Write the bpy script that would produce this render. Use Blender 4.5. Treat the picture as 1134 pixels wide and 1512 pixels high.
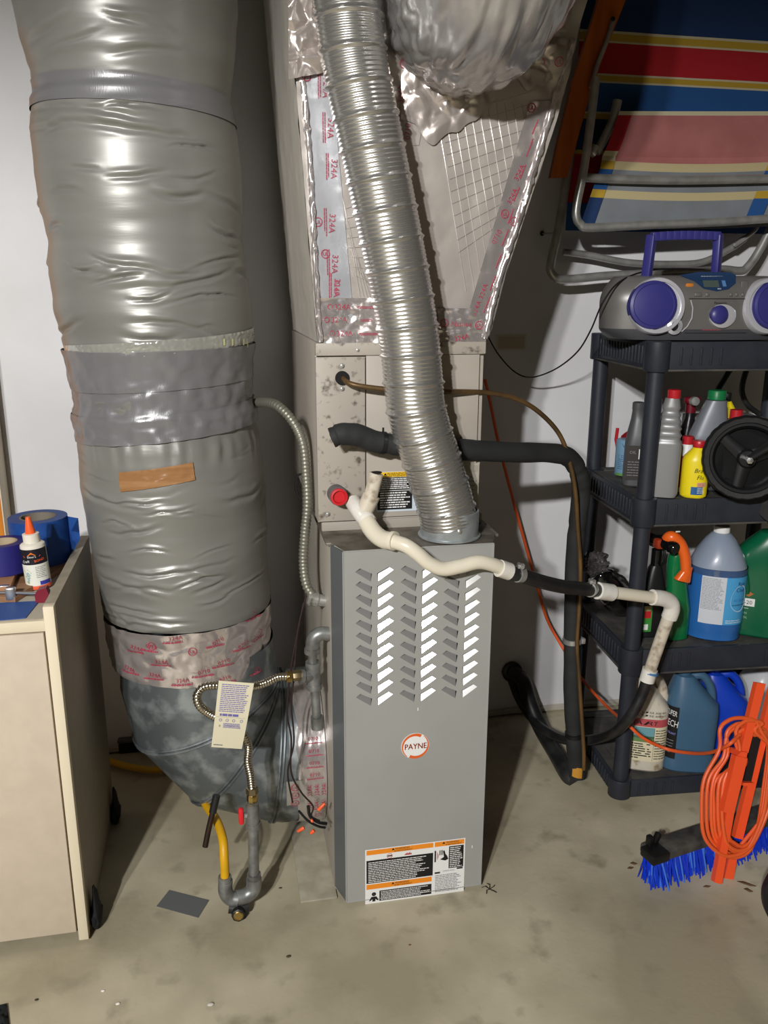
import bpy, bmesh, math, random
from math import pi, sin, cos, radians, sqrt, atan2
from mathutils import Vector, Matrix, noise, geometry
random.seed(7)
scn = bpy.context.scene
for _o in list(bpy.data.objects): bpy.data.objects.remove(_o)
COL = scn.collection
V = Vector

# ---------------------------------------------------------------- camera
FPX, YAW, PITCH, ROLL = 1232.4, radians(11.12), radians(15.07), radians(0.2)
CAM = V((0.0, 0.0, 1.45))
fwd = V((sin(YAW)*cos(PITCH), cos(YAW)*cos(PITCH), -sin(PITCH)))
rt0 = V((cos(YAW), -sin(YAW), 0)); up0 = rt0.cross(fwd)
rgt = rt0*cos(ROLL) + up0*sin(ROLL); upv = rgt.cross(fwd)
cam = bpy.data.cameras.new('camera'); camo = bpy.data.objects.new('camera', cam); COL.objects.link(camo)
cam.sensor_fit = 'HORIZONTAL'; cam.sensor_width = 36; cam.lens = FPX/1134*36; cam.clip_start = .02
camo.matrix_world = Matrix(((rgt.x, upv.x, -fwd.x, CAM.x), (rgt.y, upv.y, -fwd.y, CAM.y), (rgt.z, upv.z, -fwd.z, CAM.z), (0, 0, 0, 1)))
scn.camera = camo

# ---------------------------------------------------------------- world, lamps, exposure
w = bpy.data.worlds.new('world'); scn.world = w; w.use_nodes = True
w.node_tree.nodes['Background'].inputs[0].default_value = (.9, .93, 1, 1)
w.node_tree.nodes['Background'].inputs[1].default_value = 0.3
scn.view_settings.view_transform = 'Standard'; scn.view_settings.look = 'None'
scn.view_settings.gamma = 1; scn.view_settings.use_curve_mapping = False
scn.view_settings.exposure = 0.0

def area(name, loc, target, size, power, color):
    l = bpy.data.lights.new(name, 'AREA'); l.shape = 'DISK'; l.size = size; l.energy = power; l.color = color
    o = bpy.data.objects.new(name, l); COL.objects.link(o); o.location = loc
    o.rotation_euler = (V(target)-V(loc)).to_track_quat('-Z', 'Y').to_euler()
    return o
area('garage_lamp', (-1.16, -1.46, 2.47), (.5, 2.2, .9), .10, 92, (1, .99, .97))
area('garage_lamp', (-1.44, -1.50, 2.47), (.5, 2.2, .9), .10, 72, (1, .99, .97))
area('added_fill_light', (1.3, -1.9, 2.5), (1.2, -1.5, 0), .5, 2, (1, .85, .66))  # dim warm fill added to lift the shadows, no real fixture

# ---------------------------------------------------------------- helpers
def ray(px, py): return (fwd*FPX + rgt*(px-567) - upv*(py-756)).normalized()
def at(px, py, Y=None, Z=None, X=None):
    d = ray(px, py)
    t = (Y-CAM.y)/d.y if Y is not None else (Z-CAM.z)/d.z if Z is not None else (X-CAM.x)/d.x
    return CAM + d*t
def onp(px, py, P, n):
    d = ray(px, py); return CAM + d*((P-CAM).dot(n)/d.dot(n))
def depth(P): return (P-CAM).dot(fwd)
def wpx(n, P): return n*depth(P)/FPX       # metres spanned by n pixels at P

def lin(c):
    c = c/255; return c/12.92 if c <= .04045 else ((c+.055)/1.055)**2.4
def rgb(t): return (lin(t[0]), lin(t[1]), lin(t[2]), 1)
MATS = {}
def mat(name, col, rough=.5, metal=0, col2=None, cscale=8, cdetail=4, clo=.35, chi=.65, bump=0, bscale=40, bdist=.002,
        stretch=None, coat=0, trans=0, ior=1.45, spec=.5, sheen=0, vor=False, alpha=1, col3=None, aniso=0, bump2=0, b2scale=8, emit=0, sss=0):
    if name in MATS: return MATS[name]
    m = bpy.data.materials.new(name); MATS[name] = m; m.use_nodes = True
    nt = m.node_tree; N = nt.nodes; L = nt.links; b = N['Principled BSDF']
    b.inputs['Base Color'].default_value = rgb(col); b.inputs['Roughness'].default_value = rough
    b.inputs['Metallic'].default_value = metal; b.inputs['Coat Weight'].default_value = coat; b.inputs['Coat Roughness'].default_value = .15
    b.inputs['Transmission Weight'].default_value = trans; b.inputs['IOR'].default_value = ior
    b.inputs['Specular IOR Level'].default_value = spec; b.inputs['Alpha'].default_value = alpha
    tc = N.new('ShaderNodeTexCoord'); src = tc.outputs['Object']
    if stretch:
        mp = N.new('ShaderNodeMapping'); mp.inputs['Scale'].default_value = stretch; L.new(src, mp.inputs['Vector']); src = mp.outputs['Vector']
    if col2 is not None:
        n = N.new('ShaderNodeTexNoise'); n.inputs['Scale'].default_value = cscale; n.inputs['Detail'].default_value = cdetail
        L.new(src, n.inputs['Vector']); r = N.new('ShaderNodeValToRGB')
        r.color_ramp.elements[0].position = clo; r.color_ramp.elements[1].position = chi
        r.color_ramp.elements[0].color = rgb(col); r.color_ramp.elements[1].color = rgb(col2)
        L.new(n.outputs['Fac'], r.inputs['Fac']); out = r.outputs['Color']
        if col3 is not None:
            n3 = N.new('ShaderNodeTexNoise'); n3.inputs['Scale'].default_value = cscale*4.3; n3.inputs['Detail'].default_value = 8
            L.new(src, n3.inputs['Vector']); r3 = N.new('ShaderNodeValToRGB')
            r3.color_ramp.elements[0].position = .56; r3.color_ramp.elements[1].position = .72
            L.new(n3.outputs['Fac'], r3.inputs['Fac'])
            mx = N.new('ShaderNodeMix'); mx.data_type = 'RGBA'; mx.inputs[7].default_value = rgb(col3)
            L.new(r3.outputs['Color'], mx.inputs[0]); L.new(out, mx.inputs[6]); out = mx.outputs[2]
        L.new(out, b.inputs['Base Color'])
    if bump:
        if vor:
            n = N.new('ShaderNodeTexVoronoi'); n.inputs['Scale'].default_value = bscale; o_ = n.outputs['Distance']
            # warp so that the creases are irregular
            nn = N.new('ShaderNodeTexNoise'); nn.inputs['Scale'].default_value = bscale*.6; L.new(src, nn.inputs['Vector'])
            mm = N.new('ShaderNodeMix'); mm.data_type = 'RGBA'; mm.blend_type = 'ADD'; mm.inputs[0].default_value = .08
            L.new(src, mm.inputs[6]); L.new(nn.outputs['Color'], mm.inputs[7]); L.new(mm.outputs[2], n.inputs['Vector'])
        else:
            n = N.new('ShaderNodeTexNoise'); n.inputs['Scale'].default_value = bscale; n.inputs['Detail'].default_value = 6; o_ = n.outputs['Fac']
            L.new(src, n.inputs['Vector'])
        bp = N.new('ShaderNodeBump'); bp.inputs['Strength'].default_value = bump; bp.inputs['Distance'].default_value = bdist
        L.new(o_, bp.inputs['Height']); L.new(bp.outputs['Normal'], b.inputs['Normal'])
        if bump2:
            n2 = N.new('ShaderNodeTexNoise'); n2.inputs['Scale'].default_value = b2scale; n2.inputs['Detail'].default_value = 3
            L.new(src, n2.inputs['Vector']); bq = N.new('ShaderNodeBump'); bq.inputs['Strength'].default_value = bump2
            bq.inputs['Distance'].default_value = bdist*4; L.new(n2.outputs['Fac'], bq.inputs['Height']); L.new(bq.outputs['Normal'], bp.inputs['Normal'])
    return m

PW = {}
def tagit(o, label=None, cat=None, group=None, kind=None):
    if label: o['label'] = label
    if cat: o['category'] = cat
    if group: o['group'] = group
    if kind: o['kind'] = kind
    return o
def thing(name, label, cat, loc=(0, 0, 0), group=None, rz=0):
    o = bpy.data.objects.new(name, None); COL.objects.link(o); o.empty_display_size = .05
    o.location = loc; o.rotation_euler = (0, 0, rz)
    PW[o.name] = Matrix.Translation(V(loc)) @ Matrix.Rotation(rz, 4, 'Z')
    return tagit(o, label, cat, group)

def catmull(pts, n=8, closed=False):
    P = [V(p) for p in pts]; out = []
    m = len(P)
    if m < 3 and not closed:
        return [P[0].lerp(P[1], i/n) for i in range(n+1)]
    rng = m if closed else m-1
    for i in range(rng):
        p1 = P[i]; p2 = P[(i+1) % m]
        p0 = P[(i-1) % m] if (closed or i > 0) else p1*2-p2
        p3 = P[(i+2) % m] if (closed or i < m-2) else p2*2-p1
        for k in range(n):
            t = k/n
            out.append(.5*((2*p1) + (p2-p0)*t + (2*p0-5*p1+4*p2-p3)*t*t + (3*p1-p0-3*p2+p3)*t**3))
    if not closed: out.append(P[-1].copy())
    return out

def resample(pts, step):
    P = [V(p) for p in pts]; L = [0]
    for a, b in zip(P, P[1:]): L.append(L[-1]+(b-a).length)
    n = max(2, int(round(L[-1]/step))); out = []; j = 0
    for i in range(n+1):
        s = L[-1]*i/n
        while j < len(L)-2 and L[j+1] < s: j += 1
        t = (s-L[j])/max(1e-9, L[j+1]-L[j]); out.append(P[j].lerp(P[j+1], min(1, t)))
    return out, L[-1]

class M:
    def __init__(s, T=None): s.v = []; s.f = []; s.m = []; s.T = T or Matrix.Identity(4); s.mats = []
    def mi(s, m):
        if m not in s.mats: s.mats.append(m)
        return s.mats.index(m)
    def add(s, vs, fs, m):
        k = len(s.v); s.v += [s.T @ V(v) for v in vs]; s.f += [tuple(k+i for i in f) for f in fs]; s.m += [s.mi(m)]*len(fs); return s
    def box(s, c, size, m, bev=0, R=None, seg=2):
        bm = bmesh.new(); bmesh.ops.create_cube(bm, size=1)
        for v in bm.verts: v.co = V((v.co.x*size[0], v.co.y*size[1], v.co.z*size[2]))
        if bev: bmesh.ops.bevel(bm, geom=bm.edges[:], offset=bev, segments=seg, affect='EDGES', profile=.5)
        R = R or Matrix.Identity(3); c = V(c)
        bm.verts.index_update(); vs = [c + R @ v.co for v in bm.verts]; fs = [[v.index for v in f.verts] for f in bm.faces]; bm.free()
        return s.add(vs, fs, m)
    def b2(s, lo, hi, m, bev=0):
        lo = V(lo); hi = V(hi); return s.box((lo+hi)/2, hi-lo, m, bev)
    def tube(s, pts, r, m, seg=14, closed=False, cap=True, sq=None, rfun=None, ring0=None):
        P = [V(p) for p in pts]; n = len(P)
        T = []
        for i in range(n):
            a = P[(i-1) % n] if (closed or i > 0) else P[i]; b = P[(i+1) % n] if (closed or i < n-1) else P[i]
            t = b-a; T.append(t.normalized() if t.length > 1e-9 else V((0, 0, 1)))
        ref = ring0 if ring0 is not None else (V((0, 0, 1)) if abs(T[0].z) < .9 else V((1, 0, 0)))
        u = (ref - T[0]*ref.dot(T[0])).normalized(); vs = []
        for i in range(n):
            u = (u - T[i]*u.dot(T[i])); u = u.normalized() if u.length > 1e-6 else V((1, 0, 0)); w_ = T[i].cross(u)
            ri = r[i] if isinstance(r, (list, tuple)) else r
            for k in range(seg):
                a = 2*pi*k/seg; rr = ri + (rfun(i, a) if rfun else 0)
                q = (sq if sq else (1, 1)); vs.append(P[i] + u*cos(a)*rr*q[0] + w_*sin(a)*rr*q[1])
        fs = []
        for i in range(n if closed else n-1):
            j = (i+1) % n
            for k in range(seg):
                l = (k+1) % seg; fs.append((i*seg+k, i*seg+l, j*seg+l, j*seg+k))
        if cap and not closed: fs.append(tuple(range(seg))[::-1]); fs.append(tuple((n-1)*seg+k for k in range(seg)))
        return s.add(vs, fs, m)
    def ctube(s, pts, r, m, n=8, seg=14, **k): return s.tube(catmull(pts, n, k.get('closed', False)), r, m, seg, **k)
    def lathe(s, prof, m, c=(0, 0, 0), R=None, seg=32, sq=(1, 1), rf=None, cap=True):
        R = R or Matrix.Identity(3); c = V(c); vs = []; n = len(prof)
        for (r, z) in prof:
            for k in range(seg):
                a = 2*pi*k/seg; rr = max(r, 1e-4)*(rf(a, z) if rf else 1)
                vs.append(c + R @ V((rr*cos(a)*sq[0], rr*sin(a)*sq[1], z)))
        fs = [(i*seg+k, i*seg+(k+1) % seg, (i+1)*seg+(k+1) % seg, (i+1)*seg+k) for i in range(n-1) for k in range(seg)]
        if cap: fs.append(tuple(range(seg))[::-1]); fs.append(tuple((n-1)*seg+k for k in range(seg)))
        return s.add(vs, fs, m)
    def loft(s, secs, m, seg=36):
        # secs: (z, hx, hy, cx, cy, exponent)
        vs = []
        for (z, hx, hy, cx, cy, e) in secs:
            for k in range(seg):
                a = 2*pi*k/seg; c_, s_ = cos(a), sin(a)
                vs.append((cx+hx*math.copysign(abs(c_)**(2/e), c_), cy+hy*math.copysign(abs(s_)**(2/e), s_), z))
        n = len(secs)
        fs = [(i*seg+k, i*seg+(k+1) % seg, (i+1)*seg+(k+1) % seg, (i+1)*seg+k) for i in range(n-1) for k in range(seg)]
        fs.append(tuple(range(seg))[::-1]); fs.append(tuple((n-1)*seg+k for k in range(seg)))
        return s.add(vs, fs, m)
    def grid(s, fn, nu, nv, m, thick=None):
        vs = [fn(i/nu, j/nv) for j in range(nv+1) for i in range(nu+1)]
        fs = [(j*(nu+1)+i, j*(nu+1)+i+1, (j+1)*(nu+1)+i+1, (j+1)*(nu+1)+i) for j in range(nv) for i in range(nu)]
        if thick:
            k = len(vs); th = V(thick); vs = vs + [V(v)+th for v in vs]
            fs2 = [tuple(k+a for a in f[::-1]) for f in fs]; fs = fs+fs2
            rim = [i for i in range(nu)] ; W = nu+1
            loop = [(0, i) for i in range(nu)] + [(j, nu) for j in range(nv)] + [(nv, i) for i in range(nu, 0, -1)] + [(j, 0) for j in range(nv, 0, -1)]
            idx = [a*W+b for a, b in loop]
            for a, b in zip(idx, idx[1:]+idx[:1]): fs.append((b, a, a+k, b+k))
        return s.add(vs, fs, m)
    def patch(s, fn, u0, v0, u1, v1, m, nu=1, nv=1):
        return s.grid(lambda a, b: fn(u0+(u1-u0)*a, v0+(v1-v0)*b), nu, nv, m)
    def poly(s, fn, pts, m):
        t = geometry.tessellate_polygon([[V((p[0], p[1], 0)) for p in pts]])
        return s.add([fn(*p) for p in pts], t, m)
    def prism(s, pts, d, m, frame=None):
        # pts 2d (x,z); extruded along +y by d, in frame matrix
        F = frame or Matrix.Identity(4); n = len(pts)
        vs = [F @ V((p[0], 0, p[1])) for p in pts]+[F @ V((p[0], d, p[1])) for p in pts]
        t = [tuple(a) for a in geometry.tessellate_polygon([[V((p[0], p[1], 0)) for p in pts]])]
        fs = t+[tuple(n+i for i in a[::-1]) for a in t]+[(i, i+n, (i+1) % n+n, (i+1) % n) for i in range(n)]
        return s.add(vs, fs, m)
    def text(s, txt, fn, u, v, size, m, ang=0, sx=1, align='CENTER', shear=0):
        vs, fs = textgeo(txt)
        w_ = max(a[0] for a in vs) if vs else 0; off = {'CENTER': -w_/2, 'LEFT': 0, 'RIGHT': -w_}[align]
        ca, sa = cos(ang), sin(ang); out = []
        for x, y in vs:
            X = ((x+off)+shear*y)*size*sx; Y = (y-.35)*size; out.append(fn(u+X*ca-Y*sa, v+X*sa+Y*ca))
        return s.add(out, fs, m)
    def dashes(s, fn, u0, v0, u1, v1, n, m, h=.5, gap=.25, seed=1, ragged=.25):
        rnd = random.Random(seed); dv = (v1-v0)/n
        for i in range(n):
            y = v1-dv*(i+.5); x = u0; end = u1-(u1-u0)*rnd.random()*ragged
            while x < end-.001:
                l = min((.6+rnd.random()*1.8)*abs(dv), end-x); s.patch(fn, x, y-dv*h/2, x+l, y+dv*h/2, m); x += l+abs(dv)*gap
        return s
    def ringlogo(s, fn, u, v, r, m, t=.18, txt=None, ts=1, ang=0):
        n = 18; pts = [(cos(2*pi*i/n), sin(2*pi*i/n)) for i in range(n)]
        vs = [fn(u+r*a, v+r*b) for a, b in pts]+[fn(u+r*(1-t)*a, v+r*(1-t)*b) for a, b in pts]
        s.add(vs, [(i, (i+1) % n, (i+1) % n+n, i+n) for i in range(n)], m)
        if txt: s.text(txt, fn, u, v, r*1.1*ts, m, ang=ang)
        return s
    def build(s, name, parent=None, label=None, smooth=True, ang=35, kind=None):
        me = bpy.data.meshes.new(name)
        vs = s.v
        if parent is not None:
            inv = PW[parent.name].inverted(); vs = [inv @ v for v in vs]
        me.from_pydata([tuple(v) for v in vs], [], s.f)
        for m in s.mats: me.materials.append(m)
        me.polygons.foreach_set('material_index', s.m)
        if smooth:
            me.polygons.foreach_set('use_smooth', [True]*len(s.f)); me.set_sharp_from_angle(angle=radians(ang))
        me.validate(); me.update()
        o = bpy.data.objects.new(name, me); COL.objects.link(o)
        if parent is not None: o.parent = parent; PW[o.name] = PW[parent.name].copy()
        else: PW[o.name] = Matrix.Identity(4)
        return tagit(o, label=label, kind=kind)
    def top(s, name, label, cat, group=None, **k):
        # a thing that is one mesh: origin at its own base
        xs = [v.x for v in s.v]; ys = [v.y for v in s.v]; zs = [v.z for v in s.v]
        c = V(((min(xs)+max(xs))/2, (min(ys)+max(ys))/2, min(zs)))
        s.v = [v-c for v in s.v]; o = s.build(name, **k); o.location = c; PW[o.name] = Matrix.Translation(c)
        return tagit(o, label, cat, group)
    def struct(s, name, **k):
        o = s.build(name, **k); o['kind'] = 'structure'; return o
_tg = {}
def textgeo(txt):
    if txt in _tg: return _tg[txt]
    c = bpy.data.curves.new('t', 'FONT'); c.body = txt; c.size = 1; c.resolution_u = 2; c.fill_mode = 'FRONT'
    o = bpy.data.objects.new('t', c); me = bpy.data.meshes.new_from_object(o)
    vs = [(v.co.x, v.co.y) for v in me.vertices]; fs = [tuple(p.vertices) for p in me.polygons]
    bpy.data.objects.remove(o); bpy.data.curves.remove(c); bpy.data.meshes.remove(me)
    _tg[txt] = (vs, fs); return _tg[txt]
def fplane(P, y=0, R=None):
    # u along +x, v along +z, facing -y, at P
    P = V(P); R = R or Matrix.Identity(3)
    return lambda u, v: P + R @ V((u, -y, v))
def axisR(d):
    return V(d).normalized().to_track_quat('Z', 'Y').to_matrix()
def fcyl(c, r, a0, eps=.0006):
    # wraps u around a vertical cylinder, starting at angle a0 (facing -y is -pi/2)
    c = V(c); return lambda u, v: c + V((cos(a0+u/r)*(r+eps), sin(a0+u/r)*(r+eps), v))
def fbm(x, y, z, o=4):
    return noise.fractal(V((x, y, z)), 1.0, 2.0, o)
# ---------------------------------------------------------------- materials
wallm = mat('wall_paint', (222, 222, 224), .75, col2=(212, 211, 212), cscale=3, bump=.15, bscale=120, bdist=.001)
ceilm = mat('ceiling_boards', (92, 85, 72), .9)
clutter = mat('bare_plasterboard', (84, 77, 66), .9)
floorm = mat('concrete', (162, 153, 129), .45, col2=(200, 191, 166), cscale=2.6, cdetail=9, clo=.40, chi=.66, col3=(150, 142, 120), bump=.25, bscale=60, bdist=.002, spec=.45)
doorgrey = mat('grey_enamel', (157, 157, 153), .3, spec=.6, col2=(152, 152, 148), cscale=5, bump=.05, bscale=300, bdist=.0005)
flapm = mat('grey_enamel_gloss', (160, 160, 158), .16, spec=1.0, metal=.35)
casem = mat('beige_sheet_metal', (170, 163, 152), .45, col2=(158, 151, 140), cscale=4, spec=.5)
coilm = mat('coil_case_paint', (176, 168, 157), .48, col2=(166, 158, 148), cscale=5)
grimem = mat('grimy_sheet_metal', (128, 122, 112), .45, metal=.4, col2=(82, 75, 64), cscale=22, cdetail=7, clo=.4, chi=.7)
mildew = mat('mildewed_paint', (168, 160, 149), .5, col2=(168, 160, 149), cscale=13, col3=(82, 72, 60))
darkm = mat('dark_gap', (14, 14, 14), .8)
galv = mat('galvanised_steel', (112, 119, 122), .42, metal=.65, col2=(160, 166, 168), cscale=19, cdetail=4, clo=.47, chi=.66, bump=.08, bscale=12, bdist=.003)
vinyl = mat('silver_vinyl', (137, 136, 131), .38, metal=.24, col2=(128, 127, 121), cscale=3, bump=.18, bscale=6, bdist=.006, stretch=(.5, .5, 4.5), spec=.7)
tapem = mat('duct_tape', (128, 127, 129), .3, metal=.3, bump=.3, bscale=160, bdist=.001, stretch=(3, 3, .3))
foil = mat('crinkled_foil', (196, 186, 180), .3, metal=.6, bump=.2, bscale=30, bdist=.004)
foilf = mat('foil_facing', (188, 180, 173), .38, metal=.42, bump=.2, bscale=22, bdist=.004, bump2=.1, b2scale=7)
foilt = mat('foil_tape', (216, 208, 206), .22, metal=.75, bump=.18, bscale=20, bdist=.004)
foilshade = mat('smooth_foil_tape', (206, 208, 214), .3, metal=.6, bump=.3, bscale=9, bdist=.01)
galvl = mat('bright_galvanised', (164, 170, 172), .35, metal=.6, col2=(190, 196, 198), cscale=30)
redink = mat('red_ink', (164, 66, 84), .5)
alum = mat('ribbed_aluminium', (206, 204, 200), .27, metal=.85)
tubem = mat('dull_aluminium_tube', (186, 185, 181), .36, metal=.6, col2=(164, 163, 158), cscale=30)
pipem = mat('galvanised_pipe', (148, 150, 148), .42, metal=.55, col2=(108, 108, 105), cscale=30, bump=.2, bscale=60)
brass = mat('brass', (196, 168, 104), .28, metal=1)
steelflex = mat('stainless_flex', (196, 188, 172), .25, metal=1)
rubber = mat('black_foam', (34, 35, 36), .75, col2=(44, 45, 45), cscale=12, bump=.2, bscale=50)
hosem = mat('black_rubber_hose', (30, 30, 31), .4, col2=(62, 62, 62), cscale=14, clo=.45, chi=.8)
pvc = mat('cream_pvc', (224, 216, 196), .3, coat=.2)
pvcw = mat('white_pvc', (232, 229, 222), .35, col2=(214, 208, 196), cscale=25)
pvcd = mat('dirty_pvc', (206, 196, 178), .45, col2=(112, 88, 66), cscale=34, cdetail=8, clo=.5, chi=.75)
whitep = mat('label_white', (232, 232, 230), .45)
blackp = mat('label_black', (22, 22, 24), .45)
orangep = mat('label_orange', (238, 142, 34), .45)
logoor = mat('logo_orange', (222, 98, 36), .4)
yellowp = mat('label_yellow', (236, 190, 36), .45)
redp = mat('red_plastic', (186, 36, 44), .35)
greyink = mat('grey_ink', (120, 120, 122), .6)
blueink = mat('blue_ink', (110, 104, 168), .6)
cabm = mat('cream_melamine', (206, 192, 172), .5, col2=(200, 186, 166), cscale=30)
cabedge = mat('cream_edge', (222, 210, 184), .45)
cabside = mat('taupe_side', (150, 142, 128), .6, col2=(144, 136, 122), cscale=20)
shelfm = mat('charcoal_plastic', (40, 43, 52), .48, col2=(46, 49, 57), cscale=20, bump=.1, bscale=200, bdist=.0006)
dustm = mat('dusty_plastic', (58, 58, 58), .7, col2=(84, 80, 74), cscale=18)
honey = mat('honey_wood', (226, 150, 52), .4, col2=(206, 126, 38), cscale=4, stretch=(8, 8, .5))
armwood = mat('varnished_armrest', (186, 96, 26), .35, col2=(160, 78, 18), cscale=5, stretch=(6, 6, .6))
brownw = mat('brown_board', (152, 114, 82), .6, col2=(132, 96, 68), cscale=6, stretch=(1, 8, 8))

# ---------------------------------------------------------------- the room
WY = 2.52
g = M(); g.b2((-2.4, -3.2, -.05), (3.0, WY+.1, 0), floorm); fl = g.struct('floor', smooth=False)
g = M(); g.b2((-2.5, WY, 0), (3.1, WY+.1, 2.62), wallm); g.struct('wall_back', smooth=False)
g = M(); g.b2((-2.5, -3.2, 0), (-2.4, WY, 2.62), clutter); g.struct('wall_left', smooth=False)
g = M(); g.b2((3.0, -3.2, 0), (3.1, WY, 2.62), clutter); g.struct('wall_right', smooth=False)
g = M(); g.b2((-2.5, -3.3, 0), (3.1, -3.2, 2.62), clutter); g.struct('wall_front', smooth=False)
g = M(); g.b2((-2.5, -3.3, 2.6), (3.1, WY+.1, 2.7), ceilm); g.struct('ceiling', smooth=False)
# rough plaster line where the wall meets the concrete
g = M()
pts = [V((x, WY-.004+.004*noise.noise(V((x*9, 0, 3))), .012+.010*noise.noise(V((x*7, 1, 0))))) for x in [(-.7+i*.02) for i in range(160)]]
g.tube(pts, .012, mat('rough_plaster', (176, 170, 158), .9, bump=.5, bscale=80), seg=6); g.struct('baseboard_back')

# ---------------------------------------------------------------- left: wooden panel
def edgecut(px, py, Y): return at(px, py, Y=Y)
bx = at(16, 757, Y=2.515).x
t = thing('wooden_cabinet', 'tall honey-coloured wooden panel with pale edge at far left against the wall', 'wood panel', (-.72, 2.43, 0))
g = M(); g.b2((-.84, 2.435, 0), (bx-.004, 2.515, 2.05), honey, .002); g.build('panel', t)
g = M(); g.b2((bx-.0038, 2.434, 0), (bx, 2.516, 2.05), cabedge, .001); g.build('edge_strip', t, 'pale cream edge strip')

# made-up bar behind the viewer, unseen, added to shade the upper wall
g = M(); g.b2((-2.4, -1.06, 2.42), (3.0, -.96, 2.6), ceilm, .003); g.struct('lamp_blocker')
# ---------------------------------------------------------------- furnace
DY, X0, X1, ZT = 1.690, .2430, .5810, .902
fu = thing('furnace', 'grey gas furnace with louvred front door standing on the concrete floor', 'furnace', (.41, 2.1, 0))
g = M(); g.b2((.223, 1.752, 0), (.603, 2.42, .898), casem, .003); g.build('case', fu, 'beige steel side casing')
g = M(); g.b2((.214, 1.75, .898), (.612, 2.42, .905), grimem, .001)
g.b2((.216, 1.84, .905), (.60, 1.86, .93), casem, .002); g.build('top_plate', fu, 'grimy metal top')
# door: face with 66 punched louvres
S = (X1-X0)/842.0; SZ = .000456
def louvre_xz(col, row, mirror):
    base = [(363, 0), (613, 0), (861, 0)][col][0] if not mirror else [(335, 0), (585, 0), (830, 0)][col][0]
    x = X0+(base-178)*S
    z = ZT-.0535-row*.0299
    A, B, C, D = (0, 0), (27, 13.7), (38, 6), (3, -18)
    s = -1 if mirror else 1
    k = .4014/1000; kz = .001
    return [(x+s*p[0]*2.38*k*1.02, z+p[1]*kz*1.0) for p in (A, B, C, D)]
holes = []
for c in range(3):
    for mi_ in (False, True):
        for r in range(11): holes.append((c, mi_, r, louvre_xz(c, r, mi_)))
outer = [(X0, .012), (X1, .012), (X1, ZT), (X0, ZT)]
polys = [[V((p[0], p[1], 0)) for p in outer]]+[[V((p[0], p[1], 0)) for p in h[3]] for h in holes]
tri = geometry.tessellate_polygon(polys)
flat = [p for q in polys for p in q]
door = M(); door.add([(p.x, DY, p.y) for p in flat], [tuple(a) for a in tri], doorgrey)
flange = mat('dark_grey_flange', (92, 96, 98), .4)
door.add([(X0, DY, .012), (X0, DY, ZT), (.2235, 1.752, ZT), (.2235, 1.752, .012)], [(0, 1, 2, 3)], flange)
door.add([(X1, DY, .012), (X1, DY, ZT), (.6025, 1.752, ZT), (.6025, 1.752, .012)], [(0, 1, 2, 3)], flange)
door.add([(X0, DY, .012), (X1, DY, .012), (.6025, 1.752, .012), (.2235, 1.752, .012)], [(0, 1, 2, 3)], doorgrey)
# hemmed edges
for a, b in (((X0, DY, .012), (X0, DY, ZT)), ((X1, DY, .012), (X1, DY, ZT)), ((X0, DY, ZT), (X1, DY, ZT)), ((X0, DY, .012), (X1, DY, .012))):
    door.tube([a, b], .0018, doorgrey, 6)
dr = door.build('door', fu, 'grey enamelled louvred door', ang=20)
g = M(); g.add([(X0+.002, DY+.0005, ZT+.0015), (X1-.002, DY+.0005, ZT+.0015), (.604, 1.752, ZT+.0035), (.604, 1.80, ZT+.0035), (.2225, 1.80, ZT+.0035), (.2225, 1.752, ZT+.0035)], [(0, 1, 2, 3, 4, 5)], grimem)
g.build('door_top', fu, 'smudged door top', smooth=False)
g = M(); g.add([(X0+.01, DY+.03, .3), (X1-.01, DY+.03, .3), (X1-.01, DY+.03, .89), (X0+.01, DY+.03, .89)], [(0, 1, 2, 3)], mat('door_inside', (92, 92, 90), .7)); g.build('inner_liner', fu, 'dark inner liner', smooth=False)
# flaps hinged on the lower outer edge, the other edges bent inwards
proto = {}
for c, mi_, r, q in holes:
    A, B, C_, D = q; key = mi_
    if key not in proto:
        hx, hz = C_[0]-D[0], C_[1]-D[1]; hl = sqrt(hx*hx+hz*hz)
        nx, nz = -hz/hl, hx/hl
        if mi_: nx, nz = hz/hl, -hx/hl
        def dep(p): return abs((p[0]-D[0])*nx+(p[1]-D[1])*nz)*math.tan(radians(31.5))
        gm = M(); o3 = V((D[0], DY, D[1]))
        vs = [V((A[0], DY+dep(A), A[1]))-o3, V((B[0], DY+dep(B), B[1]))-o3, V((C_[0], DY, C_[1]))-o3, V((0, 0, 0))]
        vs += [v+V((0, .0012, 0)) for v in vs]
        gm.add(vs, [(0, 1, 2, 3), (7, 6, 5, 4), (0, 4, 5, 1), (1, 5, 6, 2), (2, 6, 7, 3), (3, 7, 4, 0)], flapm)
        ob = gm.build('louvre', None, smooth=False); ob.parent = dr; proto[key] = ob
    else:
        ob = proto[key].copy(); COL.objects.link(ob); ob.parent = dr
    ob.location = V((D[0], DY, D[1]))-V((.41, 2.1, 0))
dp = fplane((0, DY, 0), .0011)
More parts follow.
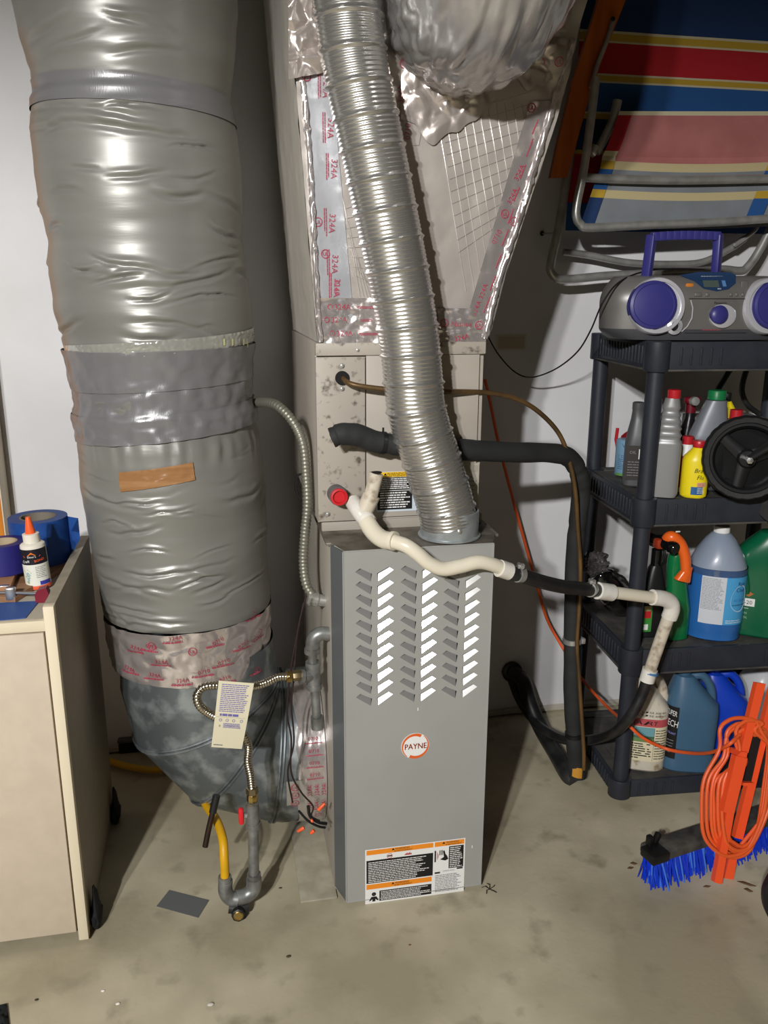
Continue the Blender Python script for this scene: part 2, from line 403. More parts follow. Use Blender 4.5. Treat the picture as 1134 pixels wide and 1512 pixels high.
# round badge
cx, cz = at(613, 1101, Y=DY).x, at(613, 1101, Y=DY).z
R_ = .0335
bd = M(); pw = fplane((0, DY, 0), .0015); po = fplane((0, DY, 0), .0021); pt = fplane((0, DY, 0), .0027)
pts = [(cx+R_*cos(a*pi/24), cz+R_*.98*sin(a*pi/24)) for a in range(48)]
bd.prism(pts, .0015, whitep, Matrix.Translation((0, DY-.0016, 0)))
def crescent(a0, a1, m):
    o_, i_ = [], []
    n = 24
    for k in range(n+1):
        t = k/n; a = a0+(a1-a0)*t; w_ = (.045+.19*t) * R_
        o_.append((cx+R_*.97*cos(a), cz+R_*.97*sin(a))); i_.append((cx+(R_*.97-w_)*cos(a), cz+(R_*.97-w_)*sin(a)))
    for k in range(n): bd.add([po(*o_[k]), po(*o_[k+1]), po(*i_[k+1]), po(*i_[k])], [(0, 1, 2, 3)], m)
crescent(radians(232), radians(62), logoor); crescent(radians(52), radians(-118), logoor)
bd.text('PAYNE', pt, cx, cz, .0205, logoor, ang=.0, sx=.86, shear=0)
for dx in (.0006,): bd.text('PAYNE', pt, cx+dx, cz, .0205, logoor, sx=.86)
bd.build('badge', fu, 'round white badge with orange crescents', smooth=False)
# warning label low on the door
A = at(539, 1255, Y=DY); Bq = at(687, 1239, Y=DY); Cq = at(686, 1317, Y=DY); Dq = at(540, 1335, Y=DY)
lx0, lx1 = A.x, Bq.x; lz0, lz1 = Dq.z, A.z
LW, LH = lx1-lx0, lz1-lz0
def lp(e): return lambda u, v: V((lx0+u*LW, DY-e, lz0+v*LH))
a, b, c = lp(.0011), lp(.0015), lp(.0019)
g = M(); g.patch(a, 0, 0, 1, 1, whitep)
def rc(u0, v0, u1, v1, m, l=b): g.patch(l, u0, v0, u1, v1, m)
rc(.012, .90, .675, .985, orangep); rc(.012, .27, .665, .36, orangep); rc(.69, .90, .988, .985, orangep)
rc(.012, .38, .675, .80, blackp); rc(.14, .035, .665, .225, blackp); rc(.835, .475, .985, .88, blackp)
rc(.69, .62, .705, .83, blackp); rc(.695, .40, .75, .43, blackp); rc(.92, .44, .98, .47, blackp)
wk = lambda u, v: V((lx0+u*LH, DY-.0019, lz0+v*LH)); ar = LW/LH
def warn(u, v, s):
    g.text('WARNING', wk, (u+.03)*ar, v, s*1.2, blackp, align='CENTER'); g.text('AVERTISSEMENT', wk, (u+.04)*ar, v-.04, s, blackp)
    g.poly(wk, [((u-.075)*ar, v-.02), ((u-.045)*ar, v-.02), ((u-.06)*ar, v+.02)], blackp)
warn(.335, .962, .04); warn(.335, .335, .04); warn(.84, .962, .036)
for (u0, v0, u1, v1, n, m_, sd) in ((.03, .39, .64, .775, 12, whitep, 3), (.155, .045, .655, .215, 6, whitep, 4), (.845, .485, .975, .87, 11, whitep, 5), (.70, .05, .975, .38, 11, greyink, 6)):
    g.dashes(wk, u0*ar, v0, u1*ar, v1, n, m_, h=.42, seed=sd)
g.text('OPERATION', wk, .835*ar, .435, .035, greyink)
g.ringlogo(wk, .24*ar, .845, .045, redp, t=.16); g.patch(wk, .22*ar, .835, .262*ar, .858, blackp)
for k, hgt in enumerate((.03, .05, .04, .055, .03)): g.poly(wk, [((.385+.014*k)*ar, .825), ((.405+.014*k)*ar, .825), ((.40+.014*k)*ar, .825+hgt)], redp)
# hand and figure pictograms
g.poly(wk, [(.745*ar, .66), (.785*ar, .70), (.775*ar, .81), (.79*ar, .82), (.80*ar, .75), (.815*ar, .72), (.83*ar, .655), (.80*ar, .63)], blackp)
for k in range(3): g.patch(wk, (.738+.014*k)*ar, .74, (.745+.014*k)*ar, .83, blackp)
for k in range(3): g.patch(wk, (.715+.006*k)*ar, .66+.02*k, (.718+.006*k)*ar, .80-.02*k, redp)
g.poly(wk, [(.035*ar, .05), (.06*ar, .13), (.11*ar, .13), (.135*ar, .05), (.115*ar, .06), (.10*ar, .09), (.10*ar, .04), (.07*ar, .04), (.07*ar, .09), (.055*ar, .06)], blackp)
g.ringlogo(wk, .085*ar, .175, .035, blackp, t=.9)
g.build('warning_label', fu, 'white, black and orange warning label', smooth=False)
# sight: small chip marks
g = M()
for px_, py_ in ((697, 1250), (617, 1047)):
    P = at(px_, py_, Y=DY); g.patch(lambda u, v: V((P.x+u, DY-.0006, P.z+v)), -.001, -.004, .001, .004, whitep)
g.build('paint_chip', fu, smooth=False)

# ---------------------------------------------------------------- coil cabinet on top
CY = 1.83
c0, c1 = .207, .5905; cz0, cz1 = .928, 1.333
co = thing('coil_cabinet', 'beige evaporator coil cabinet sitting on the furnace under the foil plenum', 'coil cabinet', (.4, 2.12, .905))
g = M(); g.b2((c0, CY+.008, cz0), (c1, 2.42, cz1), coilm, .002); g.build('case', co, 'beige painted case')
g = M(); g.b2((c0+.02, CY+.03, .906), (c1-.02, 2.40, cz0+.002), grimem); g.build('base_pan', co, 'stained metal base pan')
sx = at(540, 640, Y=CY).x; zt = at(500, 527, Y=CY).z
g = M(); g.b2((c0, CY-.002, cz0+.004), (sx-.0015, CY+.009, zt), mildew, .001); sp = g.build('service_panel', co, 'left panel with mildew specks')
g = M(); g.b2((sx+.0015, CY, cz0+.008), (c1-.012, CY+.009, zt+.002), coilm, .001); g.build('front_panel', co)
g = M(); g.b2((c0, CY-.005, zt+.003), (c1, CY+.009, cz1), mildew, .001); g.build('top_flange', co, 'speckled top flange')
def screws(mm, plist, Y, r=.0045):
    for px_, py_ in plist:
        P = at(px_, py_, Y=Y); mm.lathe([(r*1.25, 0), (r*1.25, .0012), (r*.8, .0014), (r*.8, .004), (r*.5, .0045)], tubem, P, axisR((0, -1, 0)), 10)
g = M(); screws(g, [(505, 540), (505, 574), (484, 759), (528, 517)], CY-.003); g.build('screw', co)
# hole with grommet for the copper line
P = at(505, 558, Y=CY-.002)
g = M(); g.tube([P+V((0, -.0012, 0)), P+V((0, .002, 0))], .0135, darkm, 20)
g.lathe([(.0125, 0), (.0155, 0), (.0155, .004), (.0125, .004)], darkm, P+V((0, -.001, 0)), axisR((0, -1, 0)), 20); g.build('grommet', co, 'black grommet round the copper line')
# labels on the front panel
lp_ = at(556, 697, Y=CY); lq = at(622, 753, Y=CY)
x0_, x1_, z1_, z0_ = lp_.x, lq.x+.055, lp_.z, lq.z
f0 = lambda e: (lambda u, v: V((x0_+u, CY-e, z0_+v)))
W_, H_ = x1_-x0_, z1_-z0_
g = M(); g.patch(f0(.0008), 0, 0, W_, H_, mat('label_bluewhite', (200, 210, 220), .45)); g.patch(f0(.0012), .002, H_*.86, W_*.55, H_*.99, yellowp)
g.patch(f0(.0012), .002, H_*.05, W_*.52, H_*.85, blackp); g.patch(f0(.0016), 0, H_*.52, W_*.52, H_*.535, whitep)
g.text('WARNING', f0(.0016), W_*.28, H_*.945, .009, blackp); g.text('AVERTISSEMENT', f0(.0016), W_*.28, H_*.885, .007, blackp)
g.poly(f0(.0016), [(W_*.1, H_*.91), (W_*.15, H_*.91), (W_*.125, H_*.97)], blackp)
g.dashes(f0(.0016), .006, H_*.56, W_*.5, H_*.84, 6, whitep, seed=11); g.dashes(f0(.0016), .008, H_*.08, W_*.5, H_*.5, 7, whitep, seed=12)
g.dashes(f0(.0016), W_*.56, H_*.1, W_*.95, H_*.6, 8, greyink, h=.25, seed=14)
g.build('warning_label', co, 'yellow and black warning label', smooth=False)
rp = at(690, 684, Y=CY); rq = at(708, 748, Y=CY)
f1 = lambda e: (lambda u, v: V((rp.x-.02+u, CY-e, rq.z+v)))
H2 = rp.z-rq.z; W2 = rq.x-rp.x+.016
g = M(); g.patch(f1(.0008), 0, 0, W2, H2, mat('label_tan', (172, 166, 152), .5)); g.patch(f1(.0010), .003, H2*.8, W2-.003, H2*.95, casem)
g.dashes(f1(.0012), .004, H2*.05, W2-.004, H2*.74, 7, greyink, h=.3, seed=15); g.build('rating_plate', co, 'tan rating plate', smooth=False)

# ---------------------------------------------------------------- plenum
pf = {}
zb, ztp = 1.335, 2.3
def XL(z): return .2125 + (.165-.2125)*(z-zb)/(2.03-zb)
def XR(z):
    t = (z-zb)/(1.80-zb); return .5885+(.735-.5885)*min(t, 1)+(.80-.735)*max(0, (z-1.80)/.3)
PY = 1.835
def vcr(x, z, s):
    # faceted creasing: difference of the two nearest cell distances
    w_ = fbm(x*s*.4, z*s*.4, 2, 2)*.5
    d, _ = noise.voronoi(V((x*s+w_, z*s+w_, 1.7))); return min(1.2, d[1]-d[0])
def crinkle(x, z):
    hi = max(0, min(1, (z-1.80)/.1))
    lo = max(0, min(1, (1.40-z)/.05))
    k = .0015+.012*hi+.003*lo
    return k*(abs(fbm(x*9, z*9, 3, 2))*1.4+vcr(x, z, 16)*.9)
pl = thing('foil_plenum', 'flared foil-faced sheet plenum box above the coil cabinet', 'plenum', (.42, 2.12, zb))
def pfront(e):
    def fn(a, b):
        z = zb+(ztp-zb)*b; x = XL(z)+(XR(z)-XL(z))*a; return V((x, PY-crinkle(x, z)-e, z))
    return fn
g = M(); g.grid(pfront(0), 80, 130, foilf)
pl_f = g.build('front_panel', pl, 'foil front facing', ang=60)
g = M(); g.grid(lambda a, b: V((XL(zb+(ztp-zb)*b)-.004*abs(fbm(a*6, b*12, 1)), PY+(2.42-PY)*a, zb+(ztp-zb)*b)), 20, 60, mat('foil_side', (202, 196, 186), .5, metal=.1, bump=.3, bscale=20, bdist=.008)); g.build('side_panel', pl)
g = M(); g.grid(lambda a, b: V((XR(zb+(ztp-zb)*b)+.004*abs(fbm(a*6, b*12, 5)), PY+(2.42-PY)*a, zb+(ztp-zb)*b)), 20, 60, foilf); g.build('side_panel', pl)
g = M(); g.b2((.2, PY+.01, ztp-.01), (.9, 2.42, ztp), foilf); g.build('top_panel', pl)
# surface function in metres: x, z on the front with the crinkle added
def ps(e): return lambda x, z: V((x, PY-crinkle(x, z)-.0016-e, z))
def pxs(px_, py_): P = at(px_, py_, Y=PY); return P.x, P.z
def strip(name, quad, m, lab=None, nu=8, nv=24, e=0, amp=.0):
    q = [pxs(*p) for p in quad]
    def fn(a, b):
        x = (q[0][0]*(1-a)+q[1][0]*a)*(1-b)+(q[3][0]*(1-a)+q[2][0]*a)*b
        z = (q[0][1]*(1-a)+q[1][1]*a)*(1-b)+(q[3][1]*(1-a)+q[2][1]*a)*b
        return ps(e+amp*abs(fbm(x*22, z*22, 4)))(x, z)
    gg = M(); gg.grid(fn, nu, nv, m); return gg.build(name, pl, lab, ang=60)
# tape strips (quads: top-left, top-right, bottom-right, bottom-left in the photograph)
strip('foil_tape', [(443, 92), (487, 92), (522, 470), (472, 500)], foilshade, 'bluish smooth foil tape', e=.0008, amp=.002)
strip('foil_tape', [(470, 440), (560, 440), (562, 506), (472, 508)], foilt, 'crinkled foil tape', e=.001, amp=.006, nu=30)
strip('foil_tape', [(645, 455), (722, 455), (716, 506), (648, 506)], foilt, 'crinkled foil tape', e=.001, amp=.006, nu=30)
strip('foil_tape', [(782, 150), (812, 150), (724, 490), (688, 470)], foilt, 'printed corner foil tape', e=.0009, amp=.003, nv=60)
strip('foil_tape', [(588, 75), (645, 75), (618, 215), (598, 215)], foilf, 'dull foil tape', e=.0008)
# printing
def sty(u, v): return ps(.0034)(u, v)
def ptxt(s, px_, py_, size, ang=0, al='CENTER', sx=1):
    x, z = pxs(px_, py_); g.text(s, sty, x, z, size, redink, ang=ang, align=al, sx=sx)
g = M()
for px_, py_ in ((505, 453), (500, 472), (508, 492)):
    ptxt('324A', px_, py_, .0165); x, z = pxs(px_+32, py_+1); g.dashes(sty, x-.016, z-.003, x+.035, z+.003, 2, redink, h=.6, seed=px_)
    x, z = pxs(px_-18, py_); g.ringlogo(sty, x, z, .006, redink, t=.3)
for k, (a_, b_) in enumerate(((487, 130), (494, 190), (499, 250), (496, 330), (500, 390), (503, 425))):
    ptxt('324A', a_-6, b_, .018, ang=-pi/2-.06); x, z = pxs(a_-16, b_); g.dashes(lambda u, v: sty(x+(v-z), z-(u-x)), x-.03, z-.004, x+.03, z+.004, 2, redink, h=.5, seed=k)
for a_, b_ in ((469, 100), (452, 114), (469, 328), (480, 375), (783, 160), (744, 316), (757, 327), (655, 477), (706, 480), (820, 95), (595, 96), (780, 82), (795, 95), (670, 20)):
    x, z = pxs(a_, b_); g.ringlogo(sty, x, z, .0095, redink, t=.2, txt='UL')
for s_, a_, b_, an in (('0710', 601, 195, pi/2), ('0710', 732, 350, 1.1), ('324A', 755, 290, 1.15), ('Nashua', 680, 478, 0), ('324A', 680, 498, .2), ('324A', 765, 255, 1.15), ('324A', 712, 430, 1.25), ('324A', 622, 75, 1.2), ('0710', 676, 117, 0), ('324A', 750, 95, .3), ('324A', 590, 140, pi/2), ('324A', 702, 455, 1.2), ('0710', 497, 425, pi/2)):
    ptxt(s_, a_, b_, .016, ang=an)
for k in range(9):
    a_ = 790-9*k; b_ = 185+33*k; x, z = pxs(a_, b_); ca, sa = cos(1.2), sin(1.2)
    g.dashes(lambda u, v: sty(x+u*ca-v*sa, z+u*sa+v*ca), -.02, -.002, .02, .002, 1, redink, h=.7, seed=k+20)
g.build('printing', pl, 'red printing on the foil tape', smooth=False, kind='stuff')
# scrim ridges of the facing: fine diagonal threads, bright creases
g = M()
scr = mat('scrim_thread', (236, 232, 230), .25, metal=.8)
scr2 = mat('scrim_glint', (206, 200, 196), .25, metal=.7)
def seg_(p, q_, r_):
    a0 = pxs(*p); a1 = pxs(*q_); n_ = 14
    pts = [ps(.0004)(a0[0]+(a1[0]-a0[0])*i/n_, a0[1]+(a1[1]-a0[1])*i/n_) for i in range(n_+1)]
    g.tube(pts, r_, scr2, 5, cap=False)
for k in range(14):
    xa, ya = 640+13*k, 140+1.5*k; yb_ = (800+.37*160-xa+.165*ya)/(.165+.37); yb_ = min(yb_, 430)
    if yb_ > ya+12: seg_((xa, ya), (xa+.165*(yb_-ya), yb_), .00055)
for k in range(12):
    xa, ya = 652+2.2*k, 175+18*k; xb_ = min(800-.37*(ya-40-160), 796); seg_((xa, ya), (xb_-6, ya-34-(xb_-xa)*.05), .00035)
for k in range(6): seg_((502+5*k, 272+25*k), (532+5*k, 438), .0005)
for k in range(8): seg_((504+3*k, 310+14*k), (550-1*k, 296+17*k), .00035)
g.build('scrim_threads', pl, 'raised glass threads under the foil', kind='stuff')
# raised foil lip along both flared edges
g = M()
def lip(plist, r, m, seed):
    pts = [at(a_, b_, Y=PY-.006) for a_, b_ in plist]; pts, _ = resample(catmull(pts, 8), .006)
    g.tube(pts, r, m, 10, rfun=lambda i, a: .0035*fbm(i*.31, a*1.3, seed))
lip([(432, 30), (446, 110), (458, 250), (466, 400), (473, 505)], .006, foilt, 1); g.build('edge_fold', pl, 'folded left foil edge', ang=70); g = M(); lip([(845, 60), (815, 160), (770, 310), (735, 420), (716, 500)], .007, foilt, 3)
g.build('edge_fold', pl, 'folded right foil edge', ang=70)
# crumpled foil collar at the upper left corner
g = M(); g.grid(lambda a, b: (lambda P: P+V((0, -.022*vcr(P.x, P.z, 22)-.010*abs(fbm(P.x*20, P.z*20, 2, 2))-.010, 0)))(at(425+(100)*a, -30+150*b-20*a, Y=PY-.005)), 46, 60, foil); g.build('crumpled_foil', pl, 'crumpled foil at upper left', ang=50)
g = M()
def cf(a, b):
    P = at(592+258*a-(22*b*a), -40+(200+45*sin(a*5+.4)+28*fbm(a*4, 0, 2, 3))*b, Y=PY-.006); k = min(1, 8*b, 5*(1-b)+.1, 10*a+.2, 10*(1-a)+.2)
    return P+V((0, -(.020*vcr(P.x, P.z, 15)+.010*vcr(P.x+3, P.z, 34)+.012*abs(fbm(P.x*9, P.z*9, 7, 2)))*k, 0))
g.grid(cf, 100, 84, foil); g.build('crumpled_foil', pl, 'crumpled foil around the round duct', ang=50)
# ---------------------------------------------------------------- insulated return duct
DYc = 2.07
SIL = [(-160, 10, 350), (-60, 20, 350), (0, 28, 348), (60, 38, 346), (100, 48, 345), (118, 53, 344), (148, 57, 342), (160, 53, 344), (200, 55, 350), (230, 60, 352), (300, 68, 357), (345, 76, 357), (360, 80, 360), (390, 79, 364), (450, 88, 370),
       (500, 100, 373), (540, 108, 371), (590, 118, 372), (605, 115, 376), (650, 121, 384), (700, 124, 391), (760, 135, 394), (820, 145, 396), (870, 155, 398), (910, 163, 397), (945, 168, 396), (985, 178, 402), (1015, 190, 408)]
DT = []
for y_, a_, b_ in SIL:
    P = at((a_+b_)/2, y_, Y=DYc); DT.append((P.z, P.x, wpx((b_-a_)/2, P)*.992))
DT.sort()
def dlook(z):
    if z <= DT[0][0]: return DT[0][1], DT[0][2]
    for (z0, x0, r0), (z1, x1, r1) in zip(DT, DT[1:]):
        if z <= z1:
            t = (z-z0)/(z1-z0); t = t*t*(3-2*t); return x0+(x1-x0)*t, r0+(r1-r0)*t
    return DT[-1][1], DT[-1][2]
def zy(py_): return at(250, py_, Y=DYc-.2).z
ztape = [zy(125), zy(560), zy(640)]
# individual folds of the loose sleeve, binned by height
_rf = random.Random(12); FOLDS = {}
for _k in range(230):
    z0 = _rf.uniform(.5, 2.6); th0 = _rf.uniform(-pi, pi) if _k % 3 else _rf.gauss(-1.7, .6); hl = _rf.uniform(.18, .62); sg = _rf.uniform(-.018, .022); tl = _rf.uniform(-.05, .05)
    w0 = _rf.uniform(.0028, .0065); dp0 = _rf.uniform(.0022, .0060)
    if zy(735) < z0 < zy(650) or zy(560) < z0 < zy(500): dp0 *= .35
    if abs(z0-zy(300)) < .2 or z0 < zy(850): dp0 *= 1.15
    for _b in range(int((z0-.07)/.02), int((z0+.07)/.02)+1): FOLDS.setdefault(_b, []).append((z0, th0, hl, sg, tl, w0, dp0))
def wr(th, z):
    th = (th+pi) % (2*pi)-pi; c_, s_ = cos(th), sin(th)
    q = fbm(c_*1.3, s_*1.3, z*3.2, 3)
    d = .007*fbm(c_*.5, s_*.5+7, z*5, 1) + .0016*fbm(c_*1.0, s_*1.0, z*22, 2)
    for z0, th0, hl, sg, tl, w0, dp0 in FOLDS.get(int(z/.02), ()):
        dt = (th-th0+pi) % (2*pi)-pi
        if abs(dt) < hl:
            q_ = dt/hl; zc_ = z0+sg*(1-q_*q_)+tl*dt+.004*fbm(dt*5, z0*9, 1, 2); e_ = (z-zc_)/w0
            if abs(e_) < 5: wn_ = (1-q_*q_)**1.5; d += wn_*dp0*(-math.exp(-e_*e_)+.75*math.exp(-((e_-1.9)/1.5)**2)+.3*math.exp(-((e_+1.8)/1.6)**2))
    for zt_ in ztape:
        k = math.exp(-((z-zt_)/.045)**2); d = d*(1-.75*k) - .004*k
    # pleats running down from the lower tape
    k = math.exp(-((z-(zy(650)-.03))/.03)**2); d += .004*k*sin(th*34+3*q)*max(0, fbm(c_*4, s_*4, 1, 2)+.4)
    return d
def dsurf(th, z, e=0, k=1.0):
    x, r = dlook(z); return V((x, DYc, 0)) + V((cos(th)*(r+wr(th, z)*k+e), sin(th)*(r+wr(th, z)*k+e), z))
du = thing('insulated_duct', 'fat silver vinyl insulated air duct with galvanised elbow running down to the furnace', 'duct', (-.1, 2.07, .03))
zb_, zt_ = zy(935), 2.6
g = M(); g.grid(lambda a, b: dsurf(2*pi*a-pi, zb_+(zt_-zb_)*b), 200, 640, vinyl); g.build('insulation_sleeve', du, 'wrinkled silver-grey vinyl sleeve', ang=80)
def band(name, y0l, y0r, y1l, y1r, m, lab, e=.002, k=.5, nu=150, nv=14, sleeve=None, puck=.0):
    def fn(a, b):
        th = 2*pi*a; f = (1+cos(th))/2          # 1 at right, 0 at left
        z = (zy(y1l)*(1-f)+zy(y1r)*f)*(1-b)+(zy(y0l)*(1-f)+zy(y0r)*f)*b
        return dsurf(th, z, e+puck*fbm(cos(th)*7, sin(th)*7, z*30, 2), k)
    gg = M(); gg.grid(fn, nu, nv, m); return gg.build(name, du, lab, ang=60)
band('tape_band', 103, 118, 146, 160, tapem, 'shiny tape band near the top', e=.002, k=.6)
band('tape_band', 522, 515, 585, 570, tapem, 'upper grey tape band', e=.006, puck=.004)
band('tape_band', 572, 565, 628, 612, tapem, 'middle grey tape band', e=.003, puck=.005)
band('tape_band', 622, 603, 664, 640, tapem, 'lower grey tape band', e=.0055, puck=.005)
# glossy clear tape ridge above
g = M()
def cl(a, b):
    th = -pi*.88+pi*.85*a; z = zy(535-25*a)+(.03)*b; return dsurf(th, z, .003+.004*abs(fbm(a*40, b*6, 3)), .4)
g.grid(cl, 160, 8, mat('clear_tape_wrinkled', (176, 176, 168), .15, metal=.4, coat=.6)); g.build('tape_strip', du, 'wrinkled glossy tape strip', ang=70)
yb = mat('yellowed_glue', (206, 204, 150), .5)
def pang(px_, py_):
    # angle and height on the duct surface hit by this pixel
    d = ray(px_, py_); t = 1.6
    for _ in range(400):
        P = CAM+d*t; x, r = dlook(P.z)
        if (P.x-x)**2+(P.y-DYc)**2 < r*r: break
        t += .002
    return atan2(P.y-DYc, P.x-x), P.z
for a_, b_ in ((328, 505), (340, 505), (356, 505), (362, 508)):
    th, z = pang(a_, b_); g = M(); g.grid(lambda u, v: dsurf(th-.012+.024*u, z-.007+.014*v, .006, .4), 3, 3, yb); g.build('glue_spot', du, 'yellowed glue spot')
# brown packing tape
q = [pang(*p) for p in ((176, 697), (284, 682), (288, 708), (178, 726))]
g = M()
def bt(a, b):
    th = (q[0][0]*(1-a)+q[1][0]*a)*(1-b)+(q[3][0]*(1-a)+q[2][0]*a)*b; z = (q[0][1]*(1-a)+q[1][1]*a)*(1-b)+(q[3][1]*(1-a)+q[2][1]*a)*b
    return dsurf(th, z, .003+.0015*fbm(a*9, b*5, 2), .6)
g.grid(bt, 40, 12, mat('packing_tape', (170, 128, 88), .16, coat=.7, col2=(150, 108, 70), cscale=12, stretch=(.4, 1, 6))); g.build('packing_tape', du, 'strip of brown packing tape', ang=70)
# printed foil tape round the lower end
def fsurf(th, z, e=0):
    x, r = dlook(z); n = min(1, noise.voronoi(V((cos(th)*3.4, sin(th)*3.4, z*22)))[0][1]-noise.voronoi(V((cos(th)*3.4, sin(th)*3.4, z*22)))[0][0])*.007+abs(fbm(cos(th)*3, sin(th)*3, z*12, 2))*.008
    return V((x, DYc, 0))+V((cos(th)*(r+n+e), sin(th)*(r+n+e), z))
zf0, zf1 = zy(1014), zy(932)
g = M(); g.grid(lambda a, b: fsurf(2*pi*a, (zf0-.012-.010*sin(2*pi*a+1))+(zf1+.012*cos(2*pi*a)-zf0)*b, .002), 230, 40, foilt); g.build('foil_tape_wrap', du, 'crinkled foil tape wrap', ang=60)
g = M()
for k, (s_, a_, b_, an) in enumerate((('0710', 225, 953, -.1), ('UL', 284, 960, 0), ('0710', 320, 945, .3), ('0710', 328, 975, .2), ('0710', 300, 990, .1), ('324A', 240, 975, -.1), ('324A', 205, 955, -.3), ('0710', 355, 950, .3), ('0710', 330, 1000, .15), ('UL', 226, 952, 0), ('324A', 380, 935, .6), ('324A', 372, 905, .9), ('324A', 270, 1003, 0), ('324A', 385, 965, .7), ('324A', 195, 985, -.3), ('324A', 260, 940, .05), ('324A', 375, 985, .5), ('324A', 230, 995, -.1))):
    th, z = pang(a_, b_); fn = lambda u, v: fsurf(th+u/.2, z+v, .0050)
    if s_ == 'UL': g.ringlogo(fn, 0, 0, .010, redink, txt='UL', t=.18)
    else:
        g.text(s_, fn, 0, 0, .014, redink, ang=an); g.dashes(fn, -.028, -.014, .028, -.008, 1, redink, h=.7, seed=k)
g.build('printing', du, 'red printing on the foil tape', smooth=False, kind='stuff')
# galvanised elbow of four gores
xp, zp, Rr, rm = .130, .452, .216, .203
def sec(phi, r=rm):
    c = V((xp-cos(phi)*Rr, DYc, zp-sin(phi)*Rr)); e = V((-cos(phi), 0, -sin(phi))); return c, e
joints = [0, 20, 52, 83, 90]
def ring(phi, k=1.0, seg=64, off=0):
    c, e = sec(radians(phi)); t = V((sin(radians(phi)), 0, -cos(radians(phi))))
    return [c+e*cos(2*pi*i/seg)*rm*k+V((0, 1, 0))*sin(2*pi*i/seg)*rm*k+t*off for i in range(seg)]
for i, (a_, b_) in enumerate(zip(joints, joints[1:])):
    g = M(); va = ring(a_, 1.004 if i else 1); vb = ring(b_, .998); vs = va+vb
    if i == 0:
        va2 = ring(0, .955); vm = ring(0, .998, off=.0)
        g.add([v+V((0, 0, .115)) for v in va2]+[v+V((0, 0, .005)) for v in vm], [(k, (k+1) % 64, 64+(k+1) % 64, 64+k) for k in range(64)], galv); vs = [v+V((0, 0, .005)) for v in vm]+vb
    g.add(vs, [(k, (k+1) % 64, 64+(k+1) % 64, 64+k) for k in range(64)], galv); g.build('elbow_segment', du, None, ang=40)
    if i < 3:
        for of in (-.005, .004):
            g = M(); g.tube(ring(b_, 1.006, off=of), .0032, galv, 6, closed=True); g.build('seam', du)
c90, _ = sec(pi/2)
g = M(); g.lathe([(rm, 0), (rm*1.002, .03), (rm*1.01, .035), (rm*1.002, .04), (rm*1.002, .092)], galv, (xp, DYc, c90.z), axisR((1, 0, 0)), 64); g.build('collar', du, 'galvanised starting collar')
def colf(e):
    # u along x, v angle measured from the front (-y), upwards positive
    def fn(u, v):
        n = .003*abs(fbm(u*40, v*6, 3)); r = rm+.004+e+n; return V((u, DYc-cos(v)*r, c90.z+sin(v)*r))
    return fn
g = M(); g.grid(lambda a, b: colf(0)(.150+.071*a+.012*(1-a)*noise.noise(V((b*9, 1, 1))), -1.05+2.5*b), 18, 60, foilt); g.build('foil_tape_wrap', du, 'foil tape joining elbow to furnace', ang=60)
g = M(); g.grid(lambda a, b: colf(.0015)(.118+.045*a, -.30+.36*b), 6, 10, mat('dull_foil', (176, 172, 164), .45, metal=.5)); g.build('foil_patch', du, 'square foil patch with red seals')
g = M(); fn = lambda u, v: colf(.0035)(u, v/.21)
for v_ in (-.055, -.03, -.005): g.ringlogo(fn, .139, v_, .0105, redink, txt='UL', t=.2)
for v_ in (.05, .02, -.01, -.04): g.text('0710', fn, .190, v_+.065, .013, redink, ang=0); g.dashes(fn, .17, v_+.052, .214, v_+.056, 1, redink, h=.7)
for k in range(3):
    g.text('324A', fn, .176+.018*k, -.02, .016, redink, ang=pi/2); g.text('324A', fn, .176+.018*k, -.075, .016, redink, ang=pi/2)
g.ringlogo(fn, .20, -.12, .009, redink, txt='UL', t=.2); g.ringlogo(fn, .185, -.14, .009, redink, txt='UL', t=.2)
g.build('printing', du, 'red printing on the joint tape', smooth=False, kind='stuff')

# ---------------------------------------------------------------- flexible flue
FY = 1.755
fc = [(-70, 448, 548), (0, 460, 561), (91, 475, 571), (198, 501, 590), (298, 523, 610), (397, 541, 632), (488, 559, 646), (560, 567, 653), (600, 570, 658), (640, 580, 668), (670, 590, 679), (707, 601, 691), (745, 614, 701), (772, 622, 704)]
cp = []; cr = []
for y_, a_, b_ in fc:
    P = at((a_+b_)/2, y_, Y=FY-.0); cp.append(P); cr.append(wpx((b_-a_)/2, P))
fl_ = thing('flexible_flue', 'ribbed aluminium flexible flue pipe rising from the furnace past the plenum', 'flue pipe', (cp[-1].x, FY, .905))
pts, Lf = resample(catmull(cp, 10), .0021)
def rr_(i, a):
    s = i*.0021 + .064*a/(2*pi)*.35
    p = (s % .0084)/.0084; seam = (s % .0588)/.0588
    d = .0011*cos(2*pi*p)
    if seam > .88: d = .0042*sin((seam-.88)/.12*pi) + (.0007 if int(a*72/(2*pi)) % 2 else 0)
    return d
rm_ = .0635
g = M(); g.tube(pts, rm_, alum, 72, rfun=rr_, cap=False); g.build('ribbed_pipe', fl_, 'ribbed aluminium hose with crimped seams', ang=80)
P0 = at(663, 802, Z=.905); ctr = V((cp[-1].x+.002, FY+.004, .9075))
g = M(); g.lathe([(.066, 0), (.066, .058), (.064, .06), (.062, .06), (.062, .002)], galvl, ctr, seg=56); g.build('collar', fl_, 'galvanised steel collar')
g = M(); P = ctr+V((.004, -.067, .026)); g.lathe([(.0055, 0), (.0055, .002), (.003, .004), (.0005, .0045)], tubem, P, axisR((0, -1, 0)), 8); g.build('screw', fl_)
g = M(); g.lathe([(.066, 0), (.071, .0), (.071, .003), (.067, .004)], galvl, ctr-V((0, 0, .001)), seg=56); g.build('base_flange', fl_, 'flat base flange')

